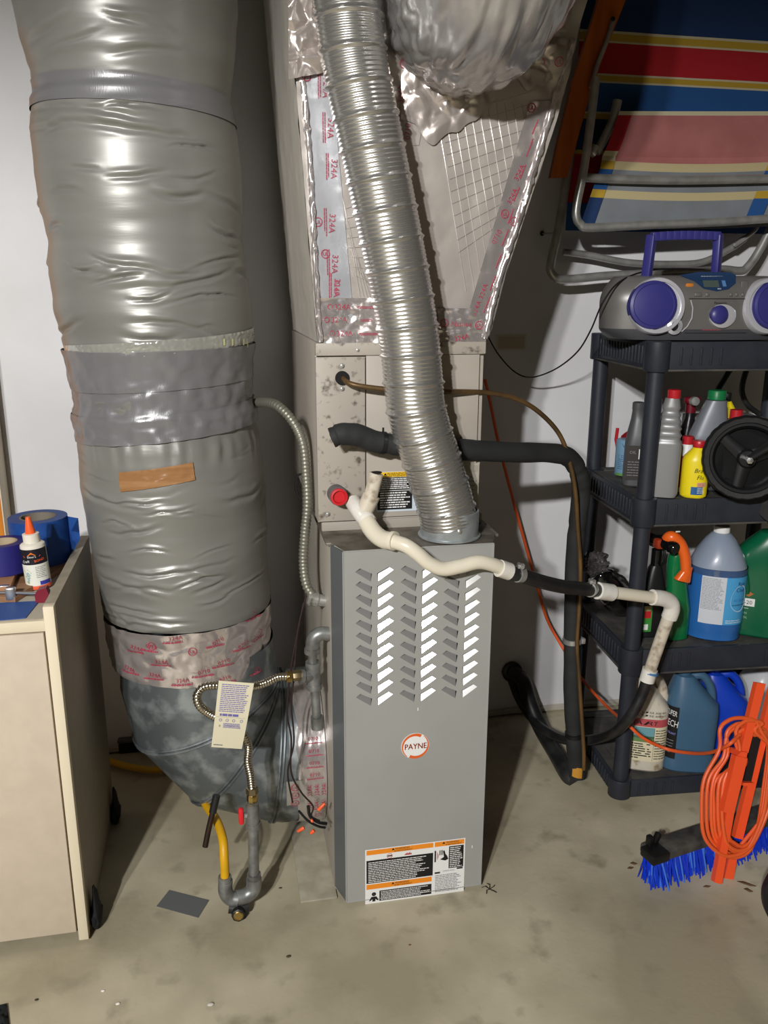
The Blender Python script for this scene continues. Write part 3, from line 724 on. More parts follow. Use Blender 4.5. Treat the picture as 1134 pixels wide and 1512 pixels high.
# ---------------------------------------------------------------- foil covered round duct leaving the plenum
rd = thing('round_branch_duct', 'foil-wrapped round duct bulging from the top of the plenum', 'duct', (.62, 1.78, 1.95))
g = M()
c0_ = at(730, -34, Y=1.60); qx, qz = c0_.x, c0_.z
cl_ = catmull([(qx+.01, 1.93, qz+.02), (qx+.005, 1.80, qz+.01), (qx, 1.70, qz+.005), (qx, 1.62, qz+.03), (qx, 1.565, qz+.12), (qx, 1.55, qz+.25), (qx, 1.55, 2.6)], 20)
rrd = [.156]*len(cl_)
g.tube(cl_, rrd, mat('loose_foil_wrap', (192, 190, 190), .27, metal=.65, bump=.3, bscale=24, bdist=.004), 200, rfun=lambda i, a: .010*abs(fbm(cos(a)*3, sin(a)*3, i*.04))+.009*min(1, (lambda d: d[1]-d[0])(noise.voronoi(V((cos(a)*5, sin(a)*5, i*.10)))[0]))+.0025*abs(fbm(cos(a)*9, sin(a)*9, i*.10, 3)), cap=False)
g.build('foil_sleeve', rd, 'crumpled foil sleeve', ang=80)
# ---------------------------------------------------------------- charcoal plastic shelving unit
SR = radians(-4.0); SO = V((1.107, 2.0, 0)); SW, SD = .56, .38
ex = V((cos(SR), sin(SR), 0)); ey = V((-sin(SR), cos(SR), 0))
TS = Matrix.Translation(SO) @ Matrix.Rotation(SR, 4, 'Z')
sh = thing('shelving_unit', 'charcoal plastic four-tier shelving unit loaded with bottles at right', 'shelf', SO, rz=SR)
decks = [.055, .470, .905, 1.318]
for i, z in enumerate(decks):
    g = M(TS.copy()); h = .062 if i == 0 else .072
    o = .014
    g.b2((0, 0, z-.012), (SW, SD, z-.004), dustm, .002)
    # skirts with a rounded lower lip
    for lo, hi in (((0, -o-.006, z-h), (SW, -o+.004, z)), ((0, SD+o-.004, z-h), (SW, SD+o+.006, z)), ((-o-.006, 0, z-h), (-o+.004, SD, z)), ((SW+o-.004, 0, z-h), (SW+o+.006, SD, z))): g.b2(lo, hi, shelfm, .002)
    for lo, hi in (((-.01, -o-.004, z-.006), (SW+.01, .02, z-.001)), ((-.01, SD-.02, z-.006), (SW+.01, SD+o, z-.001)), ((-o-.004, 0, z-.006), (.02, SD, z-.001)), ((SW-.02, 0, z-.006), (SW+o, SD, z-.001))): g.b2(lo, hi, dustm)
    g.b2((0, -o-.010, z-h-.002), (SW, -o, z-h+.003), dustm, .001); g.b2((-o-.010, 0, z-h-.002), (-o, SD, z-h+.003), dustm, .001)
    for cx_, cy_ in ((0, 0), (SW, 0), (0, SD), (SW, SD)):
        g.lathe([(.031, z-h-.003), (.033, z-h), (.033, z), (.031, z+.002), (.002, z+.002)], shelfm, (cx_, cy_, 0), seg=28)
    d = g.build('deck', sh, 'dusty shelf deck with ribbed skirt' if i == 0 else None)
    g = M(TS.copy())
    nside = 15
    for k in range(nside):
        y = .045+k*(SD-.09)/(nside-1); g.box((-o-.007, y, z-h*.5), (.005, .007, h*.66), shelfm, .0015)
    nf = 5
    for k in range(nf):
        x = .055+k*.027 if i else .05+k*.026; g.box((x, -o-.007, z-h*.5), (.006, .004, h*.62), shelfm, .0012)
        g.box((SW-x, -o-.007, z-h*.5), (.006, .004, h*.62), shelfm, .0012)
    b_ = g.build('rib', d, kind='stuff'); 
pr = None
for cx_, cy_ in ((0, 0), (SW, 0), (0, SD), (SW, SD)):
    if pr is None:
        g = M(TS.copy()); g.lathe([(.028, .003), (.030, .006), (.030, .02)]+[(.0225, z) for z in (.03, .4, .9, 1.29)], shelfm, (0, 0, 0), seg=28); pr = g.build('post', sh)
        o = pr
    else: o = pr.copy(); COL.objects.link(o); o.parent = sh
    o.location = (cx_, cy_, 0)

def jug_place(pxc, pyb, deck, pyt, wpx_, yoff=0):
    P = at(pxc, pyb, Z=deck); r = wpx(wpx_/2, P); loc = P+V((0, r*.8+yoff, 0)); h = at(pxc, pyt, Y=loc.y).z-deck
    return loc, r, h
def yaw(loc): return atan2(loc.x, loc.y)   # faces the viewer when rz = -yaw
def frame(loc, rz): return Matrix.Translation(loc) @ Matrix.Rotation(rz, 4, 'Z')
Z3 = decks[2]+.001; Z2 = decks[1]+.001; Z1 = decks[0]+.001
def bfn(T, y): return lambda u, v: T @ V((u, y, v))
def cyl(T, r, e=.0006): return lambda u, v: T @ V((sin(u/r)*(r+e), -cos(u/r)*(r+e), v))

# --- third deck from the floor
# silver motor oil bottle, red cap
silver = mat('silver_bottle_plastic', (138, 138, 138), .38, metal=.25, spec=.6)
loc, r, h = jug_place(985, 739, Z3, 575, 40)
loc = at(987, 737, Z=Z3)+V((.002, .035, 0)); h = at(990, 575, Y=loc.y).z-Z3; rz = -.50
t = thing('oil_bottle', 'tall silver-grey bottle with red cap and finger grips beside the shelf post', 'bottle', loc, rz=rz); T = frame(loc, rz)
g = M(T); hb = h-.022; secs = []
for k in range(60):
    f = k/59; z = .002+f*(hb-.002); hx = .037; cx_ = 0; e = 4
    if f < .03: hx = .033+.004*f/.03
    if f > .5:
        q = (f-.5)/.5; hx = .037-.019*q**1.5; cx_ = .003*q; e = 4-1.8*q
    if .56 < f < .9: hx += -.0045*abs(sin((f-.56)/.34*pi*5))
    secs.append((z, hx, (.026 if f < .6 else .026-.010*(f-.6)/.4)-(.0035*abs(sin((f-.56)/.34*pi*5)) if .56 < f < .9 else 0), cx_, 0, e))
g.loft(secs, silver); g.build('body', t)
g = M(T); g.lathe([(.0155, hb-.001), (.0165, hb+.001), (.0165, h-.002), (.015, h), (.001, h)], redp, (.006, 0, 0), rf=lambda a, z: 1+.02*(int(a*30/pi) % 2)); g.build('cap', t, 'red cap')
# dark grey jug behind the post
loc = at(949, 722, Z=Z3)+V((.005, .05, 0)); h = at(935, 594, Y=loc.y).z-Z3
t = thing('dark_oil_jug', 'dark grey plastic bottle with black text label partly behind the shelf post', 'bottle', loc); T = frame(loc, -.4)
gun = mat('gunmetal_plastic', (86, 86, 88), .4, metal=.2)
g = M(T); g.loft([(0, .036, .026, 0, 0, 3.5), (.004, .039, .029, 0, 0, 3.5), (h*.5, .039, .029, 0, 0, 3.5), (h*.62, .036, .027, -.0, 0, 3), (h*.8, .022, .02, -.006, 0, 2.5), (h*.9, .016, .016, -.01, 0, 2.2), (h*.92, .017, .017, -.01, 0, 2), (h*.99, .017, .017, -.01, 0, 2), (h, .014, .014, -.01, 0, 2)], gun); g.build('body', t)
g = M(T); fn = bfn(T, -.0297); T2 = T; g.T = Matrix.Identity(4); g.patch(fn, -.034, .02, .034, h*.5, mat('label_dark', (52, 46, 42), .5)); fn = bfn(T2, -.0302)
g.dashes(fn, -.03, .03, .028, h*.32, 6, greyink, h=.3, seed=41); g.patch(fn, -.002, h*.34, .004, h*.46, whitep); g.text('OIL', fn, -.018, h*.42, .012, silver); g.build('label', t, 'dark printed label', smooth=False, kind='stuff')
# pale blue can with a red funnel on it
loc = at(932, 706, Z=Z3)+V((0, .05, 0)); h = at(925, 648, Y=loc.y).z-Z3
t = thing('spray_can', 'pale blue printed can at the left end of the deck below the radio', 'can', loc); T = frame(loc, -.5)
g = M(T); g.lathe([(.026, 0), (.028, .003), (.028, h-.004), (.024, h), (.001, h)], mat('can_blue', (128, 168, 196), .35, metal=.2)); g.build('body', t)
g = M(); fn = cyl(T, .028); g.dashes(fn, -.02, .02, .02, h*.6, 8, mat('label_darkblue', (58, 88, 128), .5), h=.35, seed=8); g.text('W', fn, .0, h*.85, .018, mat('label_darkblue', (58, 88, 128), .5)); g.build('label', t, smooth=False); g = M(); g.patch(fn, -.025, 0.001, .025, .009, mat('green_stripe', (90, 140, 70), .5), 8); g.build('stripe', t, 'green base stripe')
l2 = at(926, 652, Y=loc.y+.045)
t = thing('red_scoop', 'red plastic scoop leaning behind the pale blue can', 'scoop', (l2.x, l2.y, Z3)); T = frame(l2, .3)
g = M(T); hh = l2.z-Z3
def scp(a, b): return (-.045+.085*a+.01*b, .012*sin(pi*a)-.012, -.02+.065*b*(1-.35*(1-a)))
g.grid(scp, 10, 8, redp, thick=(0, .003, 0)); g.build('bowl', t)
g = M(T); g.tube([(-.043, 0, .045), (-.046, 0, .01), (-.03, 0, -.04), (-.01, 0, -hh+.004)], .005, redp, 8); g.build('handle', t)
# grey bottle with green cap
loc = at(1046, 640, Y=2.08); loc.z = Z3; h = at(1043, 576, Y=loc.y).z-Z3; rz = -.45
t = thing('green_capped_jug', 'grey tapering jug with green cap behind the yellow bottle', 'bottle', loc); T = frame(loc, rz)
gj = mat('steel_grey_plastic', (118, 122, 130), .35, metal=.15)
g = M(T); g.loft([(0, .048, .03, 0, 0, 4), (.005, .052, .034, 0, 0, 4), (h*.5, .052, .034, 0, 0, 4), (h*.56, .050, .033, 0, 0, 3.4), (h*.8, .034, .026, .008, 0, 2.8), (h*.9, .027, .024, .012, 0, 2.2), (h*.905, .020, .020, .012, 0, 2)], gj); g.build('body', t)
g = M(T); g.lathe([(.022, h-.026), (.024, h-.024), (.024, h-.003), (.022, h), (.001, h)], mat('green_cap', (24, 116, 66), .4), (.012, 0, 0), rf=lambda a, z: 1+.015*(int(a*30/pi) % 2)); g.build('cap', t, 'green cap')
g = M(); fn = bfn(T, -.0346); g.patch(fn, -.05, h*.08, -.012, h*.5, mat('green_label', (30, 110, 60), .5)); g.patch(bfn(T, -.035), -.05, h*.38, -.03, h*.47, mat('straw', (190, 180, 130), .5)); g.build('label', t, smooth=False)
# small trigger sprayer between the two
loc = at(1016, 640, Y=2.17); loc.z = Z3; h = at(1015, 580, Y=loc.y).z-Z3
t = thing('red_sprayer', 'dark sprayer with red and chrome nozzle between the silver and grey bottles', 'spray bottle', loc); T = frame(loc, .2)
g = M(T); g.loft([(0, .03, .024, 0, 0, 3), (.004, .032, .026, 0, 0, 3), (h*.5, .032, .026, 0, 0, 3), (h*.72, .014, .014, 0, 0, 2), (h*.8, .013, .013, 0, 0, 2)], mat('black_bottle', (28, 26, 30), .3)); g.build('body', t)
g = M(T); g.tube([(0, 0, h*.78), (0, 0, h*.88)], .015, mat('dark_red', (110, 20, 34), .35), 14); g.box((0, -.004, h*.92), (.05, .02, .02), mat('dark_red', (110, 20, 34), .35), .006); g.build('trigger_head', t, 'dark red trigger head')
g = M(T); g.lathe([(.006, 0), (.012, .004), (.014, .016), (.012, .024), (.004, .025)], tubem, (-.008, -.012, h*.915), axisR((-.35, -1, .1)), 12); g.build('nozzle', t, 'chrome nozzle')
# yellow pennant shaped bottle
loc = at(1078, 640, Y=2.16); loc.z = Z3; h = at(1063, 581, Y=loc.y).z-Z3
yel = mat('yellow_plastic', (236, 214, 30), .35)
t = thing('yellow_additive_bottle', 'yellow sloping bottle with black cap right of the green-capped jug', 'bottle', loc); T = frame(loc, -.3)
g = M(T); g.loft([(0, .032, .022, 0, 0, 3), (h*.55, .034, .024, 0, 0, 3), (h*.75, .026, .02, -.008, 0, 2.5), (h*.92, .012, .012, -.02, 0, 2)], yel); g.build('body', t)
g = M(T); g.lathe([(.013, h*.91), (.013, h), (.001, h)], blackp, (-.02, 0, 0)); g.build('cap', t, 'black cap')
# red capped bottle behind the wheel
loc = at(1084, 640, Y=2.07); loc.z = Z3; h = at(1079, 605, Y=loc.y).z-Z3
t = thing('white_red_capped_bottle', 'white bottle with red cap hidden behind the black wheel', 'bottle', loc)
g = M(frame(loc, 0)); g.lathe([(.026, 0), (.028, .004), (.028, h*.7), (.015, h*.84), (.013, h*.86)], whitep); g.build('body', t)
g = M(frame(loc, 0)); g.lathe([(.017, h*.86), (.017, h), (.001, h)], redp); g.build('cap', t, 'red cap')
# red and white bottle
loc = at(1012, 690, Y=2.055); loc.z = Z3; h = at(1012, 644, Y=loc.y).z-Z3
t = thing('red_white_bottle', 'red and white bottle with red cap squeezed beside the yellow bottle', 'bottle', loc); T = frame(loc, -.3)
g = M(T); g.lathe([(.020, 0), (.022, .003), (.022, .014)], whitep); g.lathe([(.0222, .0135), (.0222, h*.66)], redp); g.lathe([(.022, h*.658), (.0215, h*.7), (.014, h*.86)], whitep); g.build('body', t)
g = M(T); g.lathe([(.015, h*.86), (.015, h), (.001, h)], redp); g.build('cap', t, 'red cap')
# yellow brake fluid bottle
loc = at(1033, 737, Z=Z3)+V((0, .035, 0)); h = at(1034, 650, Y=loc.y).z-Z3; rz = -.50
t = thing('yellow_fluid_bottle', 'bright yellow bottle with red cap and black slanted lettering left of the wheel', 'bottle', loc); T = frame(loc, rz)
g = M(T); g.loft([(0, .030, .027, 0, 0, 2.4), (.004, .034, .030, 0, 0, 2.4), (.012, .035, .031, 0, 0, 2.3), (h*.64, .035, .031, 0, 0, 2.3), (h*.72, .032, .029, 0, 0, 2.2), (h*.86, .017, .017, .004, 0, 2), (h*.9, .014, .014, .004, 0, 2)], yel)
g.build('body', t)
g = M(T); g.lathe([(.0155, h*.88), (.0165, h*.89), (.0165, h*.985), (.015, h), (.001, h)], redp, (.004, 0, 0), rf=lambda a, z: 1+.02*(int(a*24/pi) % 2)); g.build('cap', t, 'red cap')
g = M(); fn = lambda u, v: T @ V((.0355*sin(u/.0355), -.0315*cos(u/.0355)-.001, v)); g.text('Brake', fn, .015, h*.50, .0165, blackp, shear=.25); g.text('Fluid', fn, .019, h*.38, .0165, blackp, shear=.25)
g.patch(fn, -.008, h*.07, .034, h*.21, mat('label_blue', (44, 96, 150), .4), 8); g.patch(lambda u, v: fn(u, v)+V((0, -.0004, 0)), .006, h*.21, .034, h*.29, mat('label_salmon', (216, 170, 140), .4), 6); g.dashes(lambda u, v: fn(u, v)+V((0, -.0006, 0)), .008, h*.09, .032, h*.20, 4, whitep, h=.3, seed=2)
g.dashes(lambda u, v: fn(u, v)+V((0, -.0008, 0)), .008, h*.22, .032, h*.28, 2, redp, h=.3, seed=2); g.dashes(fn, -.03, h*.1, -.022, h*.3, 5, silver, h=.4, seed=5)
g.build('label', t, 'black lettering and small blue panel', smooth=False)
# big black caster wheel of a cart stowed on the deck
wc = at(1102, 676, Y=1.905); n_ = V((-.42, -.9, .06)).normalized(); WT = Matrix.Translation(wc) @ axisR(n_).to_4x4()
r_ = wpx(63, wc)
t = thing('folded_cart', 'folded cart with a big black wheel and silver axle bolt right of the yellow bottle', 'cart', wc-V((0, 0, r_)))
blk = mat('black_rubber_tyre', (26, 26, 27), .55, bump=.3, bscale=90); bl2 = mat('black_wheel_plastic', (20, 20, 22), .35)
g = M(WT); prof = [(r_*.84, -.016), (r_*.95, -.017), (r_*.985, -.012), (r_, 0), (r_*.985, .012), (r_*.95, .017), (r_*.84, .016), (r_*.82, .012), (r_*.82, -.012)]
vs = []; seg = 72
for (rr2, zz) in prof:
    for k in range(seg):
        a = 2*pi*k/seg; q = rr2*(1-.012*(k % 3 == 0)*(rr2 > r_*.9)); vs.append((q*cos(a), q*sin(a), zz))
n = len(prof); g.add(vs, [(i*seg+k, i*seg+(k+1) % seg, ((i+1) % n)*seg+(k+1) % seg, ((i+1) % n)*seg+k) for i in range(n) for k in range(seg)], blk); g.build('tyre', t, 'black rubber tyre')
g = M(WT)
g.lathe([(r_*.83, -.010), (r_*.83, .010), (r_*.76, .010), (r_*.70, .004), (r_*.70, -.010)], bl2, seg=60)
g.build('rim', t); 
for k in range(3):
    g = M(WT); a = 2*pi*k/3+.35; g.tube([(0, 0, 0), (r_*.76*cos(a), r_*.76*sin(a), 0)], [.020, .014], bl2, 10, sq=(.35, 1)); g.build('spoke', t)
g = M(WT); g.lathe([(.024, -.016), (.024, .016), (.020, .020), (.001, .020)], bl2, seg=30); g.build('hub', t)
g = M(WT); g.lathe([(.0085, .02), (.0085, .056), (.001, .057)], mat('zinc_bolt', (214, 214, 210), .25, metal=.9), seg=6); g.build('axle_bolt', t, 'silver hexagonal axle bolt')
g = M(WT); loc_up = WT.inverted() @ (wc+V((.14, .03, .085)))
g.tube([(0, 0, .020), V((loc_up.x*.4, loc_up.y*.4, .03)), V((loc_up.x, loc_up.y, .02))], [.024, .030, .030], mat('black_fork', (34, 34, 34), .6), 14, sq=(1, .35)); g.build('fork', t, 'black plastic fork arm')
# rear wheel of the same cart, lower behind
w2 = at(1136, 725, Y=1.99)
g = M(Matrix.Translation(V((w2.x+.02, 1.945, w2.z))) @ axisR(n_).to_4x4())
g.lathe([(.045, -.012), (.085, -.014), (.092, 0), (.085, .014), (.045, .012)], blk, seg=40); g.build('rear_wheel', t)
# pale box lying behind the wheel
P = at(1100, 612, Y=2.20)
t2 = M(frame(V((1.44, 2.16, Z3)), SR)); hh = P.z-Z3
t2.box((0, 0, hh/2), (.20, .18, hh), mat('grey_card', (150, 148, 142), .7), .003)
t2.top('storage_box', 'grey cardboard box behind the black wheel', 'box')
# bent black tube handles behind
for k, (pl_, lab) in enumerate((([(1088, 530), (1072, 556), (1052, 592), (1040, 640)], 'straight sloping black tube end behind the green-capped jug'), ([(1108, 530), (1098, 560), (1096, 580), (1104, 598), (1122, 612)], 'curved black tube end right of the green-capped jug'))):
    g = M(); g.ctube([at(a, b, Y=2.33) for a, b in pl_], .0085, hosem, 8, 12); g.build('handle_tube', t, lab)

# --- second deck
# clear jug of blue washer fluid
loc = at(1066, 946, Z=Z2)+V((0, .060, 0)); loc.z = Z2; rw = wpx(40, loc); h = at(1062, 776, Y=loc.y).z-Z2
t = thing('washer_fluid_jug', 'translucent jug of blue washer fluid with white cap', 'jug', loc); T = frame(loc, -.5)
fluid = mat('blue_fluid', (42, 104, 176), .25, spec=.6, coat=.3); haze_ = mat('hazy_plastic', (150, 160, 178), .35, coat=.2, col2=(140, 152, 172), cscale=8)
lv = at(1060, 846, Y=loc.y-rw).z-Z2
g = M(T); rp_ = [(rw*.86, 0), (rw*.97, .006), (rw*.97, .028), (rw, .034), (rw, lv)]
g.loft([(z, r, r*.93, 0, 0, 2.5) for r, z in rp_], fluid); g.build('fluid_body', t, 'jug part filled with blue fluid')
g = M(T); hp = h-.018; up_ = [(rw, lv), (rw, h*.60), (rw*.97, h*.66), (rw*.80, h*.77), (rw*.52, h*.88), (rw*.34, h*.93), (.019, hp)]
g.loft([(z, r, r*(.93 if z < h*.7 else 1), 0, 0, 2.5 if z < h*.7 else 2) for r, z in up_], haze_); g.build('upper_body', t, 'hazy empty upper part')
g = M(T); g.lathe([(.020, hp-.002), (.022, hp), (.022, h-.002), (.020, h), (.001, h)], whitep, rf=lambda a, z: 1+.02*(int(a*24/pi) % 2)); g.build('cap', t, 'white cap')
def wj(e): return lambda u, v: T @ V(((rw+e)*math.copysign(abs(sin(u/rw))**.8, sin(u/rw)), -(rw*.93+e)*math.copysign(abs(cos(u/rw))**.8, cos(u/rw)), v))
zl0, zl1 = h*.17, h*.60; T_ = T
g = M(); skyb = mat('label_skyblue', (76, 160, 214), .4)
g.patch(wj(.0008), -rw*.48, zl0, rw*.20, zl1, mat('label_offwhite', (206, 210, 218), .45), 10); g.patch(wj(.0008), rw*.20, zl0, rw*1.6, zl1, skyb, 18)
g.dashes(wj(.0014), -rw*.44, zl0+(zl1-zl0)*.3, rw*.16, zl1-.004, 22, greyink, h=.3, seed=6)
pts = [(rw*.42*cos(a*pi/12)+rw*.80, (zl0+zl1)/2+.0+.032*sin(a*pi/12)*(1 if a > 12 else 1.5)) for a in range(24)]
g.poly(wj(.0014), pts, mat('label_pale', (216, 226, 232), .45)); g.text('Rain', wj(.0022), rw*.80, zl1-.018, .017, mat('navy_ink', (30, 50, 110), .4)); g.text('Clear', wj(.0022), rw*.80, zl1-.036, .017, mat('navy_ink', (30, 50, 110), .4))
g.text('All Season', wj(.0022), rw*.80, (zl0+zl1)/2+.004, .0125, mat('midblue_ink', (60, 120, 190), .4), shear=.2); g.text('windshield washer', wj(.0022), rw*.80, (zl0+zl1)/2-.010, .0075, blackp)
g.dashes(wj(.0014), rw*.28, zl0+.004, rw*1.0, zl0+.016, 2, whitep, h=.3, seed=9); g.build('label', t, 'sky blue and white label', smooth=False)
# green motor oil jug
loc = at(1128, 950, Z=Z2)+V((.022, .085, 0)); loc.z = Z2; h = at(1130, 772, Y=loc.y).z-Z2; rz = -.62
grn = mat('green_plastic', (10, 94, 62), .22, coat=.3)
t = thing('green_oil_jug', 'dark green motor oil jug at the right of the washer fluid', 'jug', loc); T = frame(loc, rz)
g = M(T); g.loft([(0, .084, .045, 0, 0, 4), (.006, .090, .05, 0, 0, 4), (h*.5, .092, .052, 0, 0, 4), (h*.7, .088, .05, .004, 0, 3.2), (h*.84, .066, .042, .022, 0, 2.6), (h*.93, .05, .034, .036, 0, 2.2), (h*.95, .022, .022, .04, 0, 2)], grn); g.build('body', t)
g = M(T); g.lathe([(.024, h*.95), (.024, h), (.001, h)], blackp, (.04, 0, 0)); g.build('cap', t, 'black cap')
g = M(T); g.ctube([(-.05, -.03, h*.72), (-.045, -.055, h*.62), (-.035, -.057, h*.50), (-.03, -.05, h*.40)], .010, grn, 6, 12); g.build('grip', t)
fj = lambda e: (lambda u, v: T @ V((u, -.0535-e, v)))
g = M(); g.patch(fj(.0), -.086, h*.285, -.005, h*.355, whitep); g.text('SAE', fj(.0008), -.074, h*.32, .009, mat('olive', (120, 130, 70), .5)); g.text('5W-20', fj(.0008), -.035, h*.32, .0165, blackp)
g.text('FULLY SYN', fj(0), -.045, h*.22, .009, mat('pale_green', (150, 200, 170), .5)); g.text('MOTOR OIL', fj(0), -.045, h*.18, .009, mat('pale_green', (120, 180, 150), .5)); g.patch(fj(0), -.07, h*.262, -.02, h*.266, whitep)
g.poly(fj(.0004), [(-.075, h*.50), (-.01, h*.40), (-.022, h*.37), (-.06, h*.43)], mat('copper_print', (190, 120, 70), .3, metal=.4)); g.ringlogo(fj(.0008), -.058, h*.475, .012, silver, t=.95)
g.poly(fj(0), [(-.09, h*.63), (-.068, h*.65), (-.078, h*.57), (-.09, h*.56)], whitep); g.text('N', fj(.0006), -.079, h*.605, .014, blackp)
g.build('label', t, 'white 5W-20 panel and copper-coloured motif', smooth=False)
# green bottle with orange hose-end sprayer
loc = at(1005, 948, Z=Z2)+V((-.002, .035, 0)); loc.z = Z2; h = at(1000, 815, Y=loc.y).z-Z2
t = thing('green_sprayer_bottle', 'green waisted bottle with orange curved sprayer hung over it', 'spray bottle', loc); T = frame(loc, 0)
gg2 = mat('green_plastic_bright', (16, 112, 62), .22, coat=.3)
g = M(T); g.loft([(0, .034, .024, 0, 0, 2.6), (.004, .038, .027, 0, 0, 2.6), (h*.35, .038, .027, 0, 0, 2.5), (h*.6, .028, .024, -.006, 0, 2.4), (h*.8, .026, .023, -.014, 0, 2.3), (h*.95, .024, .022, -.016, 0, 2), (h, .018, .018, -.016, 0, 2)], gg2); g.build('body', t)
org = mat('orange_plastic', (240, 104, 34), .32, coat=.2)
yo = loc.y-.03
g = M(); cpts = [at(a, b, Y=y2) for a, b, y2 in ((984, 800, yo+.02), (991, 793, yo), (1003, 801, yo-.004), (1011, 820, yo-.008), (1013, 846, yo-.008))]
g.tube(catmull(cpts, 8), [.0185-.0045*i/32 for i in range(33)], org, 18); g.build('sprayer_neck', t, 'orange curved neck')
P = at(1014, 842, Y=yo-.008); g = M(Matrix.Translation(P) @ Matrix.Rotation(.25, 4, 'Y')); g.loft([(.012, .013, .012, 0, 0, 2.2), (0, .014, .012, 0, 0, 2.4), (-.030, .024, .013, -.004, 0, 3), (-.032, .022, .012, -.004, 0, 3)], org)
g.b2((-.010, -.014, -.030), (.004, -.011, .004), org, .001); g.build('nozzle', t, 'orange flared nozzle')
g = M(Matrix.Translation(at(975, 802, Y=yo+.02))); g.box((0, 0, 0), (.035, .03, .03), mat('dark_orange', (150, 50, 24), .4), .008); g.build('sprayer_base', t, 'dark orange base')
g = M(); P = at(1001, 785, Y=yo-.016); g.box(P, (.013, .003, .004), whitep, .001); g.build('white_tab', t, 'white tab')
# black trigger bottle
loc = at(966, 946, Z=Z2)+V((.008, .045, 0)); loc.z = Z2; h = at(975, 786, Y=loc.y).z-Z2
t = thing('black_spray_bottle', 'black spray bottle with coloured strip label behind the front post', 'spray bottle', loc); T = frame(loc, -.1)
bb = mat('glossy_black', (14, 14, 16), .16, coat=.4)
g = M(T); g.loft([(0, .034, .022, 0, 0, 3), (.004, .038, .026, 0, 0, 3), (h*.4, .038, .026, 0, 0, 3), (h*.66, .020, .018, 0, 0, 2.4), (h*.7, .014, .014, 0, 0, 2)], mat('matt_black', (24, 24, 26), .4)); g.build('body', t)
g = M(T); g.tube([(0, 0, h*.69), (0, 0, h*.84)], .015, bb, 14, rfun=lambda i, a: .001*(int(a*12/pi) % 2)); g.box((.0, 0, h*.92), (.05, .026, .034), bb, .01); g.build('trigger_head', t)
g = M(T); g.T = Matrix.Identity(4); P = at(988, 806, Y=loc.y-.07); g.lathe([(.014, -.07), (.014, 0), (.0175, .004), (.0175, .020), (.015, .024), (.001, .024)], bb, P, axisR((.35, -.9, -.1)), 20); g.build('nozzle', t)
g = M(T); g.ctube([(.012, -.012, h*.88), (.016, -.022, h*.78), (.008, -.024, h*.70)], .004, bb, 6, 8); g.build('trigger', t)
g = M(); fn = lambda u, v: T @ V((u, -.0268, v)); g.patch(fn, -.034, .02, -.008, h*.32, mat('green_label2', (60, 140, 60), .4)); fn = lambda u, v: T @ V((u, -.0273, v)); g.patch(fn, -.032, h*.20, -.012, h*.27, redp); g.patch(fn, -.032, .026, -.018, h*.14, whitep); g.patch(fn, -.032, h*.27, -.012, h*.32, mat('straw', (190, 180, 130), .5)); g.build('label', t, 'green, red and white strip label', smooth=False)
# black bag wrapped in clear plastic, tip sticking out at the left
P = at(905, 905, Z=Z2)+V((.0, .0, 0)); P = V((1.19, 2.25, Z2))
t = thing('wrapped_black_bundle', 'glossy black bundle with crumpled clear wrap poking out of the shelf side', 'bundle', P)
g = M(); c1_ = at(892, 858, Y=2.13); c2_ = V((1.17, 2.20, Z2+.07)); c3_ = V((1.19, 2.27, Z2+.05))
g.tube(catmull([at(883, 846, Y=2.13), c1_, c2_, c3_], 10), [.018+.032*min(1, i/14) for i in range(31)], mat('black_bag', (12, 12, 15), .12, coat=.5), 22, rfun=lambda i, a: .008*fbm(i*.3, cos(a)*1.5, sin(a)*1.5)); g.build('bag', t, 'glossy black bag', ang=70)
g = M(); cc = at(879, 833, Y=2.13); rw_ = wpx(18, cc); clr = mat('clear_wrap', (120, 114, 114), .08, trans=.6, spec=1, ior=1.4, col2=(70, 64, 64), cscale=30)
bm = bmesh.new(); bmesh.ops.create_icosphere(bm, subdivisions=4, radius=1)
vs = []
for v in bm.verts:
    d = v.co.normalized(); q = .8+.35*abs(fbm(d.x*2.5, d.y*2.5, d.z*2.5))*2; vs.append(cc+V((d.x*rw_*q, d.y*rw_*q*.8, d.z*rw_*q*1.0)))
bm.verts.index_update(); g.add(vs, [[v.index for v in f.verts] for f in bm.faces], clr); bm.free(); g.build('clear_wrap', t, 'crumpled clear plastic wrap', ang=20)

# --- bottom deck
def handlejug(name, label, cat, px_, py_, top, wpx_, dy, rz, m, capm=None, hx=None, depthr=.7, plug=None, ledge=0, slope=1):
    loc = at(px_, py_, Z=Z1)+V((0, dy, 0)); loc.z = Z1; hx = wpx(wpx_/2, loc); hy = hx*depthr; h = at(px_, top, Y=loc.y).z-Z1
    t = thing(name, label, cat, loc); T = frame(loc, rz)
    g = M(T)
    g.loft([(0, hx*.9, hy*.9, 0, 0, 3.4), (.007, hx, hy, 0, 0, 3.4), (.03, hx, hy, 0, 0, 3.4), (h*.60, hx, hy, 0, 0, 3.4), (h*.66, hx*.97, hy*.97, 0, 0, 3.2), (h*.80, hx*.62, hy*.75, -hx*.22, 0, 2.6), (h*.92, hx*.36, hy*.5, -hx*.36, 0, 2.2), (h*.93, .018, .018, -hx*.38, 0, 2)], m, 44)
    g.build('body', t)
    g = M(T); g.ctube([(-hx*.1, 0, h*.90), (hx*.30, 0, h*.91), (hx*.62, 0, h*.82), (hx*.76, 0, h*.70), (hx*.74, 0, h*.58)], hy*.22, m, 8, 14); g.build('handle', t)
    g = M(T); g.lathe([(.019, h*.925), (.020, h*.93), (.020, h-.002), (.018, h), (.001, h)], capm or m, (-hx*.38, 0, 0)); g.build('cap', t)
    return t, T, hx, hy, h
wj2 = mat('dirty_white_plastic', (216, 210, 196), .4, col2=(196, 186, 168), cscale=9, col3=(150, 132, 104))
